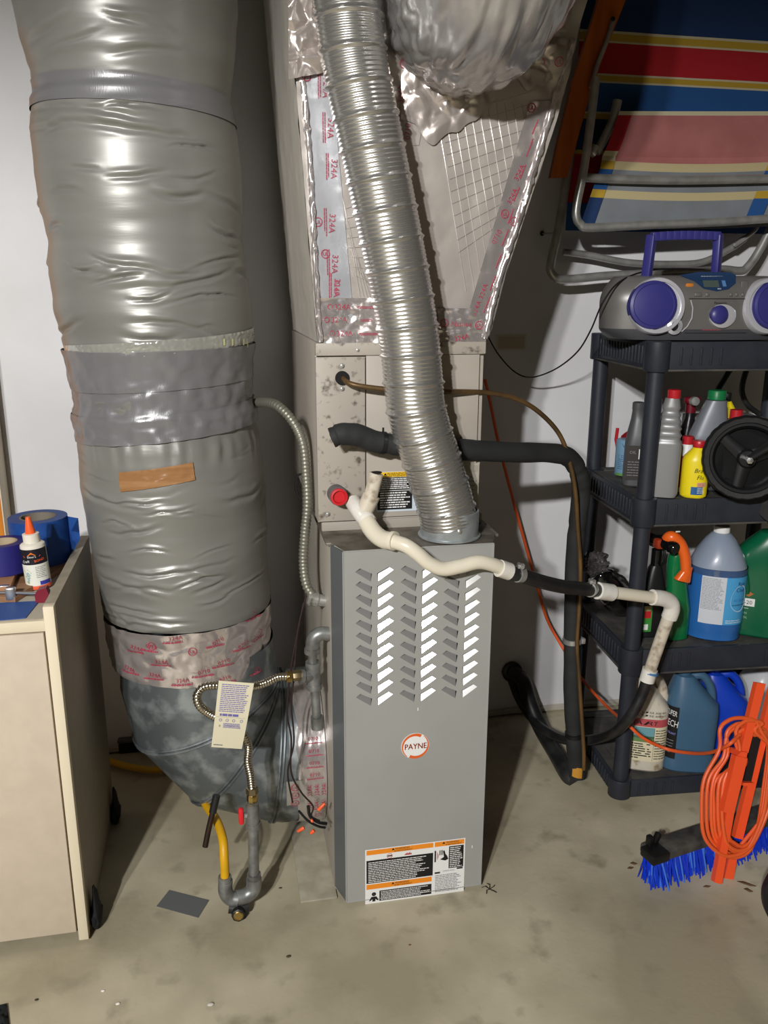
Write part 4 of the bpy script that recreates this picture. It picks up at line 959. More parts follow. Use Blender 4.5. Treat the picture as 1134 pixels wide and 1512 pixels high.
t, T, hx, hy, h = handlejug('white_weed_jug', 'grubby white jug with red band and cream label at the left of the bottom deck', 'jug', 962, 1142, 984, 64, .07, -.42, wj2, depthr=.95)
def rj(hx, hy, e, T): return lambda u, v: T @ V(((hx+e)*math.copysign(abs(sin(u/hx))**.6, sin(u/hx)), -(hy+e)*math.copysign(abs(cos(u/hx))**.6, cos(u/hx)), v))
g = M(); f0_, f1_ = rj(hx, hy, .0012, T), rj(hx, hy, .002, T)
crm = mat('label_cream', (222, 212, 180), .5); pink = mat('label_pinkred', (186, 82, 88), .5); lb = mat('label_teal', (110, 160, 170), .5); lg = mat('label_leaf', (104, 140, 84), .5)
g.patch(f0_, -hx*1.15, h*.12, hx*1.15, h*.48, crm, 18); g.patch(f0_, -hx*1.15, h*.48, hx*1.15, h*.56, pink, 18); g.patch(f1_, -hx*1.1, h*.36, hx*.2, h*.475, lb, 10); g.patch(f1_, -hx*1.1, h*.32, hx*.2, h*.385, lg, 10)
for k in range(2): g.text('CAUTION  USE AND BUY', f1_, 0, h*(.63-.034*k), .0085, blackp)
g.text('START', f1_, -hx*.12, h*.52, .018, blackp, shear=.2); g.patch(f1_, -hx*.28, h*.40, -hx*.24, h*.46, whitep)
g.dashes(f1_, -hx*1.05, h*.14, hx*.15, h*.31, 7, blackp, h=.45, seed=21); g.dashes(f1_, hx*.25, h*.14, hx*1.1, h*.46, 12, blackp, h=.3, seed=22); g.patch(f1_, hx*.20, h*.13, hx*.21, h*.47, blackp)
g.build('label', t, 'cream label with red band', smooth=False)
cool = mat('slate_blue_plastic', (66, 100, 128), .38, coat=.1, bump=.05, bscale=200)
t, T, hx, hy, h = handlejug('coolant_jug', 'slate blue jug with black side label standing right of the white jug', 'jug', 1029, 1146, 983, 74, .07, -.30, cool, depthr=.75)
g = M(); f0_, f1_ = (lambda u, v: T @ V((u, -hy-.001, v))), (lambda u, v: T @ V((u, -hy-.0018, v)))
u0 = -hx*.98; u1 = -hx*.36
g.patch(rj(hx, hy, .0015, T), -hx*1.3, h*.14, -hx*.42, h*.66, blackp, 14, 2)
fr = rj(hx, hy, .003, T); g.text('SUPER', fr, -hx*.80, h*.60, .024, whitep, ang=-.10, sx=.72); g.text('TECH', fr, -hx*.80, h*.50, .030, whitep, ang=-.10, sx=.8)
g.text('COOLANT', fr, -hx*.80, h*.40, .010, mat('violet_ink', (150, 150, 230), .4), ang=-.1); g.dashes(fr, -hx*1.1, h*.19, -hx*.55, h*.34, 5, greyink, h=.25, seed=31)
g.build('label', t, 'black label with white letters', smooth=False)
roy = mat('royal_blue_plastic', (20, 64, 190), .35, coat=.1)
t, T, hx, hy, h = handlejug('royal_blue_jug', 'bright royal blue jug behind the orange cord', 'jug', 1082, 1132, 982, 72, .10, -.35, roy, depthr=.75)
g = M(); g.dashes(rj(hx, hy, .001, T), -hx*1.2, h*.3, -hx*.9, h*.5, 4, whitep, h=.3, seed=3); g.build('label', t, smooth=False)
loc = at(1130, 1090, Z=Z1)+V((.06, .12, 0)); loc.z = Z1; h = at(1130, 975, Y=loc.y).z-Z1
g = M(frame(loc, .2)); g.loft([(0, .07, .06, 0, 0, 2.6), (.01, .078, .066, 0, 0, 2.6), (h*.7, .078, .066, 0, 0, 2.6), (h*.9, .05, .05, 0, 0, 2.2), (h, .02, .02, 0, 0, 2)], mat('milky_plastic', (206, 208, 212), .3)); g.top('milky_jug', 'milky white jug at the right end of the bottom deck', 'jug')
# ---------------------------------------------------------------- radio on the top deck
bc = at(1060, 452, Y=1.985); bc = V((bc.x, 2.085, decks[3]+.003)); BR = -.10
rd_ = thing('portable_radio', 'silver and violet portable CD radio with round speakers on the top deck', 'radio', bc, rz=BR); TB = frame(bc, BR)
silv = mat('radio_silver', (122, 120, 117), .38, metal=.35, col2=(114, 112, 109), cscale=12); vio = mat('radio_violet', (52, 50, 118), .38); dgrey = mat('radio_base', (64, 64, 68), .45)
white_s = mat('radio_pale_silver', (208, 208, 214), .3, metal=.4)
HXb, HYb, Hb = .262, .098, .158
def zc(z): return z
def bxs(z):   # half extents at height z
    f = z/Hb; kx = 1-.02*(1-f)-.13*max(0, (f-.55)/.45)**2.2-.10*max(0, (.16-f)/.16)**1.4; ky = 1-.10*(1-f)-.35*max(0, (f-.6)/.4)**2
    return HXb*kx, HYb*ky
secs = []
for k in range(30):
    z = Hb*k/29; a, b = bxs(z); secs.append((z, a, b, 0, 0, 2.7))
secs.append((Hb+.003, HXb*.7, HYb*.45, 0, 0, 2.5))
g = M(TB); g.loft([s for s in secs if s[0] > Hb*.14], silv, 72); g.build('body', rd_, 'silver rounded body', ang=50)
g = M(TB); g.loft([s for s in secs if s[0] <= Hb*.2], dgrey, 72); g.build('base', rd_, 'dark grey base', ang=50)
def yfront(u, v):
    a, b = bxs(max(0, min(Hb, v))); x = max(-.999, min(.999, u/a)); return -b*(1-abs(x)**2.7)**(1/2.7)
def bf(e): return lambda u, v: TB @ V((u, yfront(u, v)-e, v))
# pixel to front coordinates
def uv(px_, py_):
    y = bc.y-.09
    P = TB.inverted() @ at(px_, py_, Y=y); return P.x, P.z
def speaker(px_, py_, rpx, gx, gy, name_lab):
    u, v = uv(px_, py_); r = rpx*.00165
    fy = yfront(u, v)
    g = M(TB); n = V((u/.9*.55, -1, .10)).normalized(); R = axisR(n)
    c = V((u, fy-.001, v))
    g.lathe([(r*1.17, -.03), (r*1.17, .004), (r*1.12, .010), (r*.98, .011), (r*.97, .006)], white_s, c+V((gx, 0, gy)), R, 56); g.build('speaker_ring', rd_, 'pale silver speaker ring')
    g = M(TB); g.lathe([(r, -.03), (r, .008), (r*.97, .013), (r*.86, .016), (r*.82, .014), (r*.5, .017), (r*.2, .018), (.001, .018)], vio, c, R, 56); g.build('speaker', rd_, 'violet speaker cover')
speaker(968, 451, 37, .012, -.002, 'left'); speaker(1137, 451, 37, -.012, -.002, 'right')
g = M(TB); u, v = uv(997, 482); g.lathe([(.021, -.02), (.021, .014), (.0125, .018), (.0115, .006), (.001, .006)], white_s, (u, yfront(u, v)+.004, v), axisR((0, -1, 0)), 26); g.lathe([(.0115, .009), (.001, .009)], blackp, (u, yfront(u, v)+.004, v), axisR((0, -1, 0)), 20); g.build('bass_port', rd_)
# display
dsp = mat('display_blue', (36, 58, 92), .15, coat=.5)
g = M(); q = [uv(*p) for p in ((1012, 406), (1040, 401), (1085, 402), (1092, 406), (1088, 418), (1075, 427), (1058, 430), (1040, 426), (1030, 415))]
g.poly(bf(.0022), q, dsp); a = uv(1039, 424); b = uv(1064, 414); g.patch(bf(.003), a[0]+.004, a[1], b[0], b[1], mat('lcd', (78, 88, 84), .2)); a = uv(1068, 423); b = uv(1074, 414); g.patch(bf(.003), a[0], a[1], b[0], b[1], mat('lcd_light', (90, 130, 180), .2))
a = uv(1056, 408); g.dashes(bf(.0032), a[0]-.026, a[1]-.002, a[0]+.034, a[1]+.002, 1, white_s, h=.5, seed=3, ragged=.05); a = uv(1062, 426); g.text('BASS', bf(.0032), a[0], a[1]-.0005, .0045, whitep)
g.build('display', rd_, 'blue display window', smooth=False)
g = M(); a = uv(1062, 447); g.text('Panasonic', bf(.0022), a[0], a[1], .0085, blackp); g.dashes(bf(.0022), a[0]+.026, a[1]-.002, a[0]+.034, a[1]+.001, 1, greyink, h=.5)
a = uv(1058, 487); g.dashes(bf(.0022), a[0]-.04, a[1]-.002, a[0]+.02, a[1]+.002, 1, redink, h=.5, seed=5)
g.build('lettering', rd_, 'black lettering', smooth=False)
g = M(); a = uv(1018, 441); b = uv(1104, 441); c_ = uv(1012, 492); d_ = uv(1100, 492); g.patch(bf(.0016), a[0], a[1]-.0008, b[0], a[1]+.0008, blackp, 20); g.patch(bf(.0016), c_[0], c_[1]-.0006, d_[0], c_[1]+.0006, blackp, 20)
g.tube([bf(.003)(*uv(*p)) for p in ((1020, 443), (1023, 455), (1022, 470), (1016, 482), (1008, 490))], .0016, white_s, 8); g.build('panel_line', rd_, smooth=False)
g = M(TB); u, v = uv(1063, 466); g.lathe([(.031, -.01), (.031, .003), (.027, .005), (.001, .005)], white_s, (u+.005, yfront(u, v), v), axisR((.05, -1, .1)), 34, sq=(1.15, 1)); g.build('knob_ring', rd_, 'pale oval knob ring')
g = M(TB); u, v = uv(1059, 465); g.lathe([(.0235, 0), (.0235, .010), (.020, .014), (.008, .017), (.001, .017)], vio, (u, yfront(u, v), v), axisR((.05, -1, .1)), 34); g.build('knob', rd_, 'violet round knob')
for px_, py_, w_, m_ in ((1022, 421, .011, mat('amber_button', (196, 120, 50), .35)), (1031, 435, .011, silv), (1044, 435, .006, silv), (1077, 435, .005, silv), (1085, 435, .005, silv), (1094, 435, .005, silv), (1099, 421, .011, mat('dark_silver', (96, 94, 92), .4))):
    u, v = uv(px_, py_); g = M(TB); hh = .010 if w_ < .011 or px_ < 1090 else .022
    g.box((u, yfront(u, v)-.001, v), (w_*1.9, .008, hh), m_, min(.0035, hh*.4)); g.build('button', rd_, 'amber power button' if px_ == 1022 else None)
# handle
g = M(TB); u0, v0 = uv(971, 404); u1, v1 = uv(1071, 402); ut, vt = uv(975, 345)
hy_ = -.035
P0, P1 = V((u0, hy_, Hb*.88)), V((u0+.004, hy_-.005, vt-.004)); P2 = V((u1-.004, hy_-.005, vt-.001)); P3 = V((u1+.002, hy_, Hb*.88))
for a, b in ((P0, P1), (P3, P2)):
    d = b-a; g.box((a+b)/2, (.020, .024, d.length+.012), vio, .004, R=axisR(d))
d = P2-P1; 
for k in range(10):
    a = P1.lerp(P2, k/10)+V((0, 0, .003*sin(pi*k/10))); b = P1.lerp(P2, (k+1)/10)+V((0, 0, .003*sin(pi*(k+1)/10)))
    g.box((a+b)/2, ((b-a).length+.004, .024, .022), vio, .003)
g.build('handle', rd_, 'violet carrying handle')
# radio cord
cm = mat('black_cord', (24, 22, 22), .5)
cpt = [at(1040, 398, Y=2.13), at(1000, 397, Y=2.12), at(955, 400, Y=2.10), at(915, 416, Y=2.06), at(890, 447, Y=2.05), at(872, 488, Y=2.14), at(852, 520, Y=2.22), at(820, 545, Y=2.30), at(785, 557, Y=2.36), at(760, 549, Y=2.38), at(735, 522, Y=2.39), at(716, 489, Y=2.40), at(700, 470, Y=2.40)]
g = M(); g.ctube(cpt, .0022, cm, 8, 8); g.top('radio_power_cord', 'thin black power cord drooping from the radio across the wall', 'cord')

# ---------------------------------------------------------------- beach chair hung on the wall
ch = thing('beach_chair', 'folded striped beach chair with aluminium frame hanging on the wall', 'chair', (1.45, 2.45, 1.5))
navy = mat('fabric_navy', (22, 50, 92), .85, bump=.3, bscale=500); bluf = mat('fabric_blue', (32, 80, 138), .85, bump=.3, bscale=500); redf = mat('fabric_red', (166, 24, 34), .85, bump=.3, bscale=500); yelf = mat('fabric_yellow', (176, 144, 44), .85); crf = mat('fabric_cream', (190, 180, 150), .85)
YB = 2.44
def strp(lst, x0, x1, Y, fold=0, curve=0, seg=24, thick=.0015):
    # lst of (y0,y1,material) rows given along a reference column
    gg = M()
    for y0_, y1_, m_ in lst:
        a0, a1, b0, b1 = at(x0, y0_, Y=Y), at(x1, y0_, Y=Y), at(x0, y1_, Y=Y), at(x1, y1_, Y=Y)
        b1 = V((b1.x, Y, b1.z))
        def fn(u, v):
            P = (a0*(1-u)+a1*u)*(1-v)+(b0*(1-u)+b1*u)*v
            return P+V((0, curve*sin(pi*u), 0))
        gg.grid(fn, seg, 2, m_, thick=(0, thick, 0))
    return gg
sheet = [(-40, 44, navy), (44, 48, crf), (48, 59, yelf), (59, 62, crf), (62, 108, redf), (108, 111, crf), (111, 119, yelf), (119, 122, crf), (122, 165, bluf), (165, 168, crf), (168, 176, yelf), (176, 222, navy), (222, 228, yelf), (228, 300, redf), (300, 341, bluf)]
# the back cloth: level rows in the world, a little narrower at the bottom
L0 = at(858, 0, Y=YB).x; L1 = at(833, 340, Y=YB).x; zt0 = at(900, 0, Y=YB).z; zb0 = at(870, 340, Y=YB).z
g = M()
for y0_, y1_, m_ in sheet:
    z0, z1 = at(880, y0_, Y=YB).z, at(880, y1_, Y=YB).z
    def fn(u, v, z0=z0, z1=z1):
        z = z0+(z1-z0)*v; f = (z-zb0)/(zt0-zb0); x0_ = L1+(L0-L1)*f+.004; x = x0_+(L0+.80-x0_)*u
        return V((x, YB+.008*sin(u*pi)*sin(z*9)+.002*fbm(u*6, z*10, 0), z))
    g.grid(fn, 30, 3, m_, thick=(0, .0015, 0))
g.build('back_cloth', ch, 'navy, red and yellow striped back cloth')
# hem seam
# folded seat cloth in front, faded underside with brighter hems
YF = 2.335
pinkf = mat('faded_pink', (172, 108, 106), .9, col2=(158, 96, 94), cscale=9, bump=.2, bscale=400); greyf = mat('faded_grey', (124, 129, 134), .9, col2=(114, 118, 122), cscale=9, bump=.2, bscale=400); crm2 = mat('faded_cream', (184, 170, 130), .9)
rows = [(164, 170, 912, 0, crf, crf), (170, 222, 906, 0, redf, pinkf), (222, 236, 876, 2, crf, pinkf), (236, 249, 871, 2, yelf, crm2), (249, 279, 868, 5, bluf, greyf), (279, 291, 862, 4, yelf, crm2), (291, 333, 857, 6, navy, greyf)]
g = M(); hm = M()
def lf(y): # left edge of the cloth by row
    return 915-(y-164)*(.345)
for (y0_, y1_, _, sag, hmc, inner) in rows:
    for (xa, xb, m_, gg, yy) in ((0, 20, hmc, hm, YF-.004), (20, 330, inner, g, YF)):
        def fn(u, v):
            y = y0_+(y1_-y0_)*v; x = lf(y)+xa+(xb-xa)*u; w_ = min(1, (x-lf(y))/300)
            P = at(x, y+sag*0, Y=yy); k = max(0, 1-(abs(y-229)/16)); Y_ = .012*k
            return P+V((0, Y_+.004*sin(w_*pi), -.010*sin(w_*pi)*min(1, abs(y-164)/60)*(.5 if y < 230 else 1)))
        gg.grid(fn, 26 if xa else 3, 4, m_, thick=(0, .0012, 0))
g.build('seat_cloth', ch, 'faded underside of the striped seat cloth'); hm.build('seat_hem', ch, 'bright striped hem')
# right hem of the seat cloth visible at the edge
g = M()
for (y0_, y1_, m_) in ((238, 249, yelf), (249, 262, bluf), (279, 290, yelf), (290, 322, bluf)):
    def fn(u, v):
        y = y0_+(y1_-y0_)*v; x = 1134-(y-240)*.42+(24)*u; return at(x, y+3, Y=YF-.008)
    g.grid(fn, 2, 2, m_)
g.build('seat_hem', ch, 'blue right hem')
def tb(plist, r, Y, m=tubem, name='frame_tube', lab=None, n=8, seg=16):
    g = M(); pts = [at(p[0], p[1], Y=(p[2] if len(p) > 2 else Y)) for p in plist]; g.ctube(pts, r, m, n, seg); return g.build(name, ch, lab)
tb([(859, 116), (852, 165), (840, 240), (826, 330), (814, 385), (813, 400), (823, 411), (845, 412), (900, 407), (1000, 402), (1060, 399)], .0125, 2.40, lab='long outer frame tube')
tb([(880, 114), (872, 180), (862, 250), (852, 300), (851, 320), (857, 331), (872, 336), (960, 332), (1060, 328), (1150, 322), (1260, 318)], .0115, 2.29, lab='inner bent frame tube')
tb([(862, 262), (900, 264), (1000, 266), (1134, 264), (1240, 262)], .012, 2.315, name='cross_bar', lab='flattened cross bar')
tb([(832, 372), (870, 377), (930, 388), (1000, 390), (1040, 386), (1080, 366), (1100, 352)], .0105, 2.46, name='cross_bar', lab='bowed rear cross bar')
tb([(1145, 300), (1138, 335), (1118, 375), (1102, 396), (1092, 400), (1070, 398), (1055, 399)], .0125, 2.40, lab='right outer frame tube')
tb([(1120, 330), (1112, 342), (1085, 362)], .007, 2.42, name='pivot_link')
tb([(912, 148), (909, 162), (904, 180), (892, 205), (880, 226)], .0125, 2.355, lab='short seat tube end'); tb([(880, 216), (876, 224), (879, 228)], .012, 2.35)
tb([(906, 28), (896, 60), (882, 95), (872, 130)], .006, 2.335, name='arm_link', lab='thin grooved link bar')
# varnished arm rest
g = M(); arm = [(880, -60), (933, -60), (924, 0), (900, 60), (873, 135), (857, 190), (838, 262), (813, 262), (823, 215), (846, 120), (872, 40), (884, 0)]
Pm = [at(a, b, Y=2.345) for a, b in arm]; o0 = Pm[0]; g.prism([(p.x, p.z) for p in Pm], .018, armwood, Matrix.Translation((0, 2.345, 0))); g.build('arm_rest', ch, 'varnished orange-brown wooden arm rest', smooth=False)
for a, b in ((905, 28), (858, 265)):
    P = at(a, b, Y=2.325); g = M(); g.lathe([(.006, 0), (.006, .002), (.002, .004)], darkm, P, axisR((0, -1, 0)), 10); g.build('rivet', ch)
# wall nail carrying the chair
g = M(); a = at(800, 345, Y=2.515); b = a+V((.03, -.09, 0)); g.tube([a, at(822, 344, Y=2.40)], .002, tubem, 8); g.lathe([(.006, 0), (.007, .003), (.003, .005)], darkm, a, axisR((0, -1, 0)), 10); g.top('wall_nail', 'small dark nail in the wall left of the beach chair frame', 'nail')
# faded paper tag on the wall
A = at(733, 494, Y=WY); B = at(776, 517, Y=WY); g = M(); g.b2((A.x, WY-.0015, B.z), (B.x, WY, A.z), mat('paper_tag', (206, 198, 184), .8, bump=.3, bscale=120, stretch=(6, 1, .4)))
g.b2((A.x+.006, WY-.003, B.z+.006), (B.x-.006, WY-.001, A.z-.006), mat('paper_tag2', (186, 176, 158), .8, bump=.5, bscale=120, stretch=(6, 1, .4))); g.top('paper_tag', 'faded ribbed paper tag stuck on the wall right of the coil cabinet', 'tag')
# ---------------------------------------------------------------- cream cabinet at the left
CYf = 1.700
fr0 = at(134, 1387, Z=.006); CYf = fr0.y; CX = fr0.x
bk = at(131, 786, Z=.806); CYb = CYf+.55; ctop = at(70, 902, Y=CYf).z
CX = (at(76, 894, Y=CYf).x+at(133, 1386, Y=CYf).x)/2
CYb = at(131, 786, X=CX).y
cb = thing('cream_cabinet', 'cream melamine cabinet with open recessed top at lower left', 'cabinet', (CX-.35, CYf+.25, 0))
zt = at(131, 786, X=CX).z*.5+ctop*.5; pw_ = wpx(15, V((CX, CYf, .8)))
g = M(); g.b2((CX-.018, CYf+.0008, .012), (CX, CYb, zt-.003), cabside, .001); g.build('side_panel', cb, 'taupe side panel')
g = M(); g.b2((CX-pw_, CYf-.001, .008), (CX+.0005, CYf+.018, zt), cabedge, .001); g.b2((CX-pw_, CYf+.018, zt-.002), (CX+.0005, CYb, zt+.0005), mat('worn_edge', (170, 160, 140), .6, col2=(150, 140, 122), cscale=20)); g.build('corner_stile', cb, 'pale corner stile')
zr = at(0, 921, Y=CYf).z; zr2 = at(0, 937, Y=CYf).z
g = M(); g.b2((-1.2, CYf, zr2), (CX-pw_, CYf+.018, zr), cabedge, .001); g.build('top_rail', cb, 'pale top rail')
g = M(); g.b2((-1.2, CYf+.001, .03), (CX-pw_-.004, CYf+.018, zr2-.004), cabm, .0015); g.build('door', cb, 'large cream door panel')
g = M(); g.b2((-1.2, CYf+.018, .03), (CX-.018, CYf+.025, zr2), darkm); g.build('inner_panel', cb)
g = M(); ztt = zr-.004; g.b2((-1.2, CYf+.018, ztt-.015), (CX-.018, CYb-.02, ztt), mat('cab_top', (176, 168, 152), .6), .001); g.build('top_panel', cb)
g = M(); g.b2((-1.2, CYb-.015, .012), (CX-.018, CYb, zt-.004), cabedge, .001); g.build('back_panel', cb)
# black torn plastic glides at the corners
def glide(py0, py1, Yg, lab):
    g = M(); bm = bmesh.new(); bmesh.ops.create_icosphere(bm, subdivisions=3, radius=1); vs = []
    for v in bm.verts:
        d = v.co; q = 1+.25*fbm(d.x*2, d.y*2, d.z*2); vs.append(V((CX+.013+d.x*.013*q, Yg+d.y*.030*q, .030+(d.z*.030*q if d.z < 0 else d.z*.034*q+(.05*max(0, d.z-.75)*4)))))
    bm.verts.index_update(); g.add(vs, [[v.index for v in f.verts] for f in bm.faces], mat('black_felt', (14, 16, 18), .8)); bm.free(); g.build('foot_pad', cb, lab)
glide(0, 0, CYf+.05, 'torn black foot pad'); glide(0, 0, CYb-.06, 'torn black foot pad')
# --- things on the cabinet
TZ = ztt
def lp3(px_, py_, z=TZ): return at(px_, py_, Z=z)
# brown boards
g = M(); P = lp3(50, 860); g.box(V((CX-.150, CYf+.30, TZ+.007)), (.20, .30, .013), brownw, .001, R=Matrix.Rotation(-.32, 3, 'Z')); g.top('brown_board', 'brown board lying under the tapes on the cabinet', 'board')
g = M(); P = lp3(20, 866); g.box(V((CX-.235, CYf+.235, TZ+.020)), (.22, .16, .012), mat('tan_board', (186, 140, 104), .6, col2=(170, 124, 90), cscale=8), .001, R=Matrix.Rotation(.08, 3, 'Z')); g.top('tan_board', 'lighter tan board under the dark blue tape roll', 'board')
# blue sheet at the front
g = M(); q = [at(a, b, Z=TZ+.002) for a, b in ((-60, 893), (58, 887), (38, 912), (-60, 921))]; q = [(p.x, p.y) for p in q]
mb = mat('blue_tape_sheet', (44, 82, 150), .6)
n = len(q); g.add([(x, y, TZ+.0005) for x, y in q]+[(x, y, TZ+.002) for x, y in q], [tuple(range(n))[::-1], tuple(range(n, 2*n))]+[(i, (i+1) % n, n+(i+1) % n, n+i) for i in range(n)], mb); g.top('blue_sheet', 'blue masking sheet along the front of the cabinet top', 'sheet', smooth=False)
# rolls of painter's tape
def roll(name, label, px_, py_, z0, rpx, hpx, m_, core, txt=None, flag=False):
    c = at(px_, py_, Z=z0); r = wpx(rpx, c); c = c+V((0, r*.9, 0)); h = wpx(hpx, c)
    T = frame(c, 0); t = thing(name, label, 'tape', c)
    g = M(T); g.lathe([(r*.62, .0), (r, 0), (r, h), (r*.62, h)], m_, seg=56, cap=False); g.build('tape', t)
    g = M(T); vs = []; seg = 48
    for rr2, z in ((r*.62, 0), (r*.62, h+.0004), (r*.55, h+.0004), (r*.55, 0)):
        vs += [(rr2*cos(2*pi*k/seg), rr2*sin(2*pi*k/seg), z) for k in range(seg)]
    g.add(vs, [(i*seg+k, i*seg+(k+1) % seg, (i+1)*seg+(k+1) % seg, (i+1)*seg+k) for i in range(3) for k in range(seg)], core); g.build('core', t, 'cardboard core')
    if txt:
        g = M(T); fn = lambda u, v: (-(r*.555-.0008)*cos(u/(r*.555)+pi/2)*-1 if False else (r*.554)*sin(u/(r*.555)), (r*.554)*cos(u/(r*.555)), v)
        for k in range(4): g.text(txt, fn, -.07+.045*k, h*.6, .012, blackp); g.text(txt, fn, -.055+.045*k, h*.3, .012, blackp)
        g.build('printing', t, 'black core printing', smooth=False, kind='stuff')
    if flag:
        g = M(T); g.grid(lambda a, b: V((r*.98+.022*a+.006*a*a, .0-.01*a, h*(.0+.98*b)-(.004*a if b > .5 else -.05*a))), 6, 6, m_, thick=(0, .001, 0)); g.build('loose_end', t, 'loose tape end')
    return t, r, h, c
ptape = mat('painters_blue', (22, 72, 142), .55, col2=(18, 60, 128), cscale=50); ptape2 = mat('indigo_tape', (36, 34, 110), .5); card = mat('cardboard_core', (176, 158, 130), .8)
roll('blue_tape_roll', 'big roll of blue painters tape with loose end standing on the cabinet', 55, 838, TZ+.014, 42, 66, ptape, mat('grey_core', (120, 112, 100), .7), 'BLUE', True)
roll('indigo_tape_roll', 'dark indigo tape roll cut by the left picture edge', 2, 851, TZ+.028, 33, 44, ptape2, card)
# craft glue bottle
c = at(56, 868, Z=TZ+.004)+V((0, .016, 0)); r = wpx(17.5, c); H = at(47, 763, Y=c.y).z-c.z
t = thing('glue_bottle', 'small white craft glue bottle with orange nozzle on the cabinet', 'bottle', c); T = frame(c, 0) @ Matrix.Rotation(radians(-3), 4, 'Y')
wp = mat('glue_white', (226, 220, 206), .4)
g = M(T); hb = H*.64; g.lathe([(r*.9, 0), (r, .003), (r, hb*.93), (r*.97, hb*.97), (r*.8, hb), (r*.6, hb+.001)], wp, seg=32); g.build('body', t)
g = M(T); g.lathe([(r*1.0, -.0005), (r*1.015, .002), (r*1.015, .007), (r, .008)], mat('coral', (226, 92, 56), .45), seg=32); g.build('base_band', t, 'coral base band')
g = M(T); g.lathe([(r*.60, hb), (r*.66, hb+.001), (r*.66, hb+H*.125), (r*.60, hb+H*.13), (.001, hb+H*.13)], wp, seg=28, rf=lambda a, z: 1+.02*(int(a*30/pi) % 2)); g.build('collar', t, 'white ribbed collar')
g = M(T); g.lathe([(r*.40, hb+H*.13), (r*.40, hb+H*.15), (r*.22, hb+H*.33), (r*.18, H), (.001, H+.001)], mat('nozzle_orange', (238, 96, 44), .4), seg=20); g.build('nozzle', t, 'orange nozzle')
g = M(); fn = cyl(T, r, .0005); f2 = cyl(T, r, .001); f3 = cyl(T, r, .0014)
g.patch(fn, -r*1.45, hb*.56, r*1.45, hb*.90, mat('label_ink', (24, 24, 34), .4), 18); g.poly(f2, [(-r*.7, hb*.76), (0, hb*.87), (r*.7, hb*.76), (r*.6, hb*.73), (-r*.6, hb*.73)], redp); g.poly(f3, [(-r*.35, hb*.765), (0, hb*.84), (r*.35, hb*.765)], mat('orange_badge', (240, 130, 40), .4))
g.text("Elmer's", f3, 0, hb*.74, .0062, whitep); g.text('Craft', f3, -r*.55, hb*.64, .0085, whitep, shear=.25, ang=.1); g.text('BOND', f3, r*.55, hb*.65, .0075, mat('orange_ink', (244, 104, 50), .4), ang=.12)
g.patch(fn, -r*1.45, hb*.08, r*1.45, hb*.56, mat('label_eggshell', (226, 226, 214), .45), 18); g.dashes(f2, r*.15, hb*.25, r*1.0, hb*.52, 7, greyink, h=.3, seed=4); g.patch(f2, r*.35, hb*.09, r*1.3, hb*.18, mat('indigo_label', (60, 62, 160), .45), 6)
for k in range(5): g.poly(f2, [(-r*.9+.004*(k % 2)+.0007*k, hb*(.42-.06*k)), (-r*.5, hb*(.46-.06*k)), (-r*.2-.002*k, hb*(.38-.06*k)), (-r*.6, hb*(.33-.05*k))], (mat('sage', (160, 176, 140), .5), mat('pale_teal', (150, 186, 200), .5))[k % 2])
g.build('label', t, 'black and white printed label', smooth=False)
# bar clamp
t = thing('bar_clamp', 'steel bar clamp with dark red jaw lying on the cabinet top', 'clamp', (CX-.15, CYf+.10, TZ))
zi = mat('zinc', (190, 192, 192), .3, metal=.9); mar = mat('maroon_plastic', (120, 24, 44), .4)
def on(px_, py_, z=TZ+.02): return at(px_, py_, Z=z)
g = M(); g.tube([on(-40, 874), on(56, 876)], .0035, zi, 12); g.build('screw', t, 'threaded screw')
g = M(); P = on(16, 876); g.box(P, (.020, .016, .028), zi, .003); g.build('slide_block', t, 'steel sliding block')
g = M(); g.box(on(2, 871)+V((-.02, .01, .003)), (.07, .012, .008), zi, .002); g.build('bar', t, 'flat steel bar')
g = M(); P = on(62, 878, TZ+.016); g.prism([(-.012, -.014), (.006, -.015), (.016, .004), (.012, .018), (-.006, .014), (-.013, .004)], .022, mar, Matrix.Translation(P+V((0, -.011, 0)))); g.build('jaw', t, 'dark red jaw')

# ---------------------------------------------------------------- small things on the floor at the left
q = [at(a, b, Z=.001) for a, b in ((250, 1314), (309, 1329), (293, 1355), (231, 1338))]
g = M(); g.add([(p.x, p.y, .0004) for p in q]+[(p.x, p.y, .0012) for p in q], [(3, 2, 1, 0), (4, 5, 6, 7), (0, 1, 5, 4), (1, 2, 6, 5), (2, 3, 7, 6), (3, 0, 4, 7)], mat('floor_tape', (98, 100, 100), .6)); g.top('floor_tape_patch', 'grey square of duct tape stuck on the concrete', 'tape', smooth=False)
P = at(200, 1112, Z=0); w_ = wpx(47, P)
t = thing('black_trap_box', 'flat black box with grey lid on the floor behind the duct', 'box', P+V((0, .05, 0)))
g = M(); g.box(P+V((0, .05, .020)), (w_, .10, .038), mat('black_box', (12, 12, 14), .5), .006); g.build('tray', t); g = M(); g.box(P+V((0, .05, .044)), (w_*1.04, .105, .012), mat('grey_lid', (92, 94, 94), .5), .005); g.build('lid', t, 'grey lid')
# black crumpled cloth at bottom left
P = at(4, 1508, Z=0); g = M(); g.grid(lambda a, b: P+V((-.10+.13*a-.03*b*a, -.06+.10*b, .004+.028*abs(fbm(a*5, b*5, 1))*4*min(a, 1-a, b, 1-b, .25)*2)), 24, 24, mat('black_cloth', (20, 24, 24), .9), thick=(0, 0, -.003)); g.top('black_cloth', 'scrap of black cloth on the floor at the bottom left corner', 'cloth', ang=60)
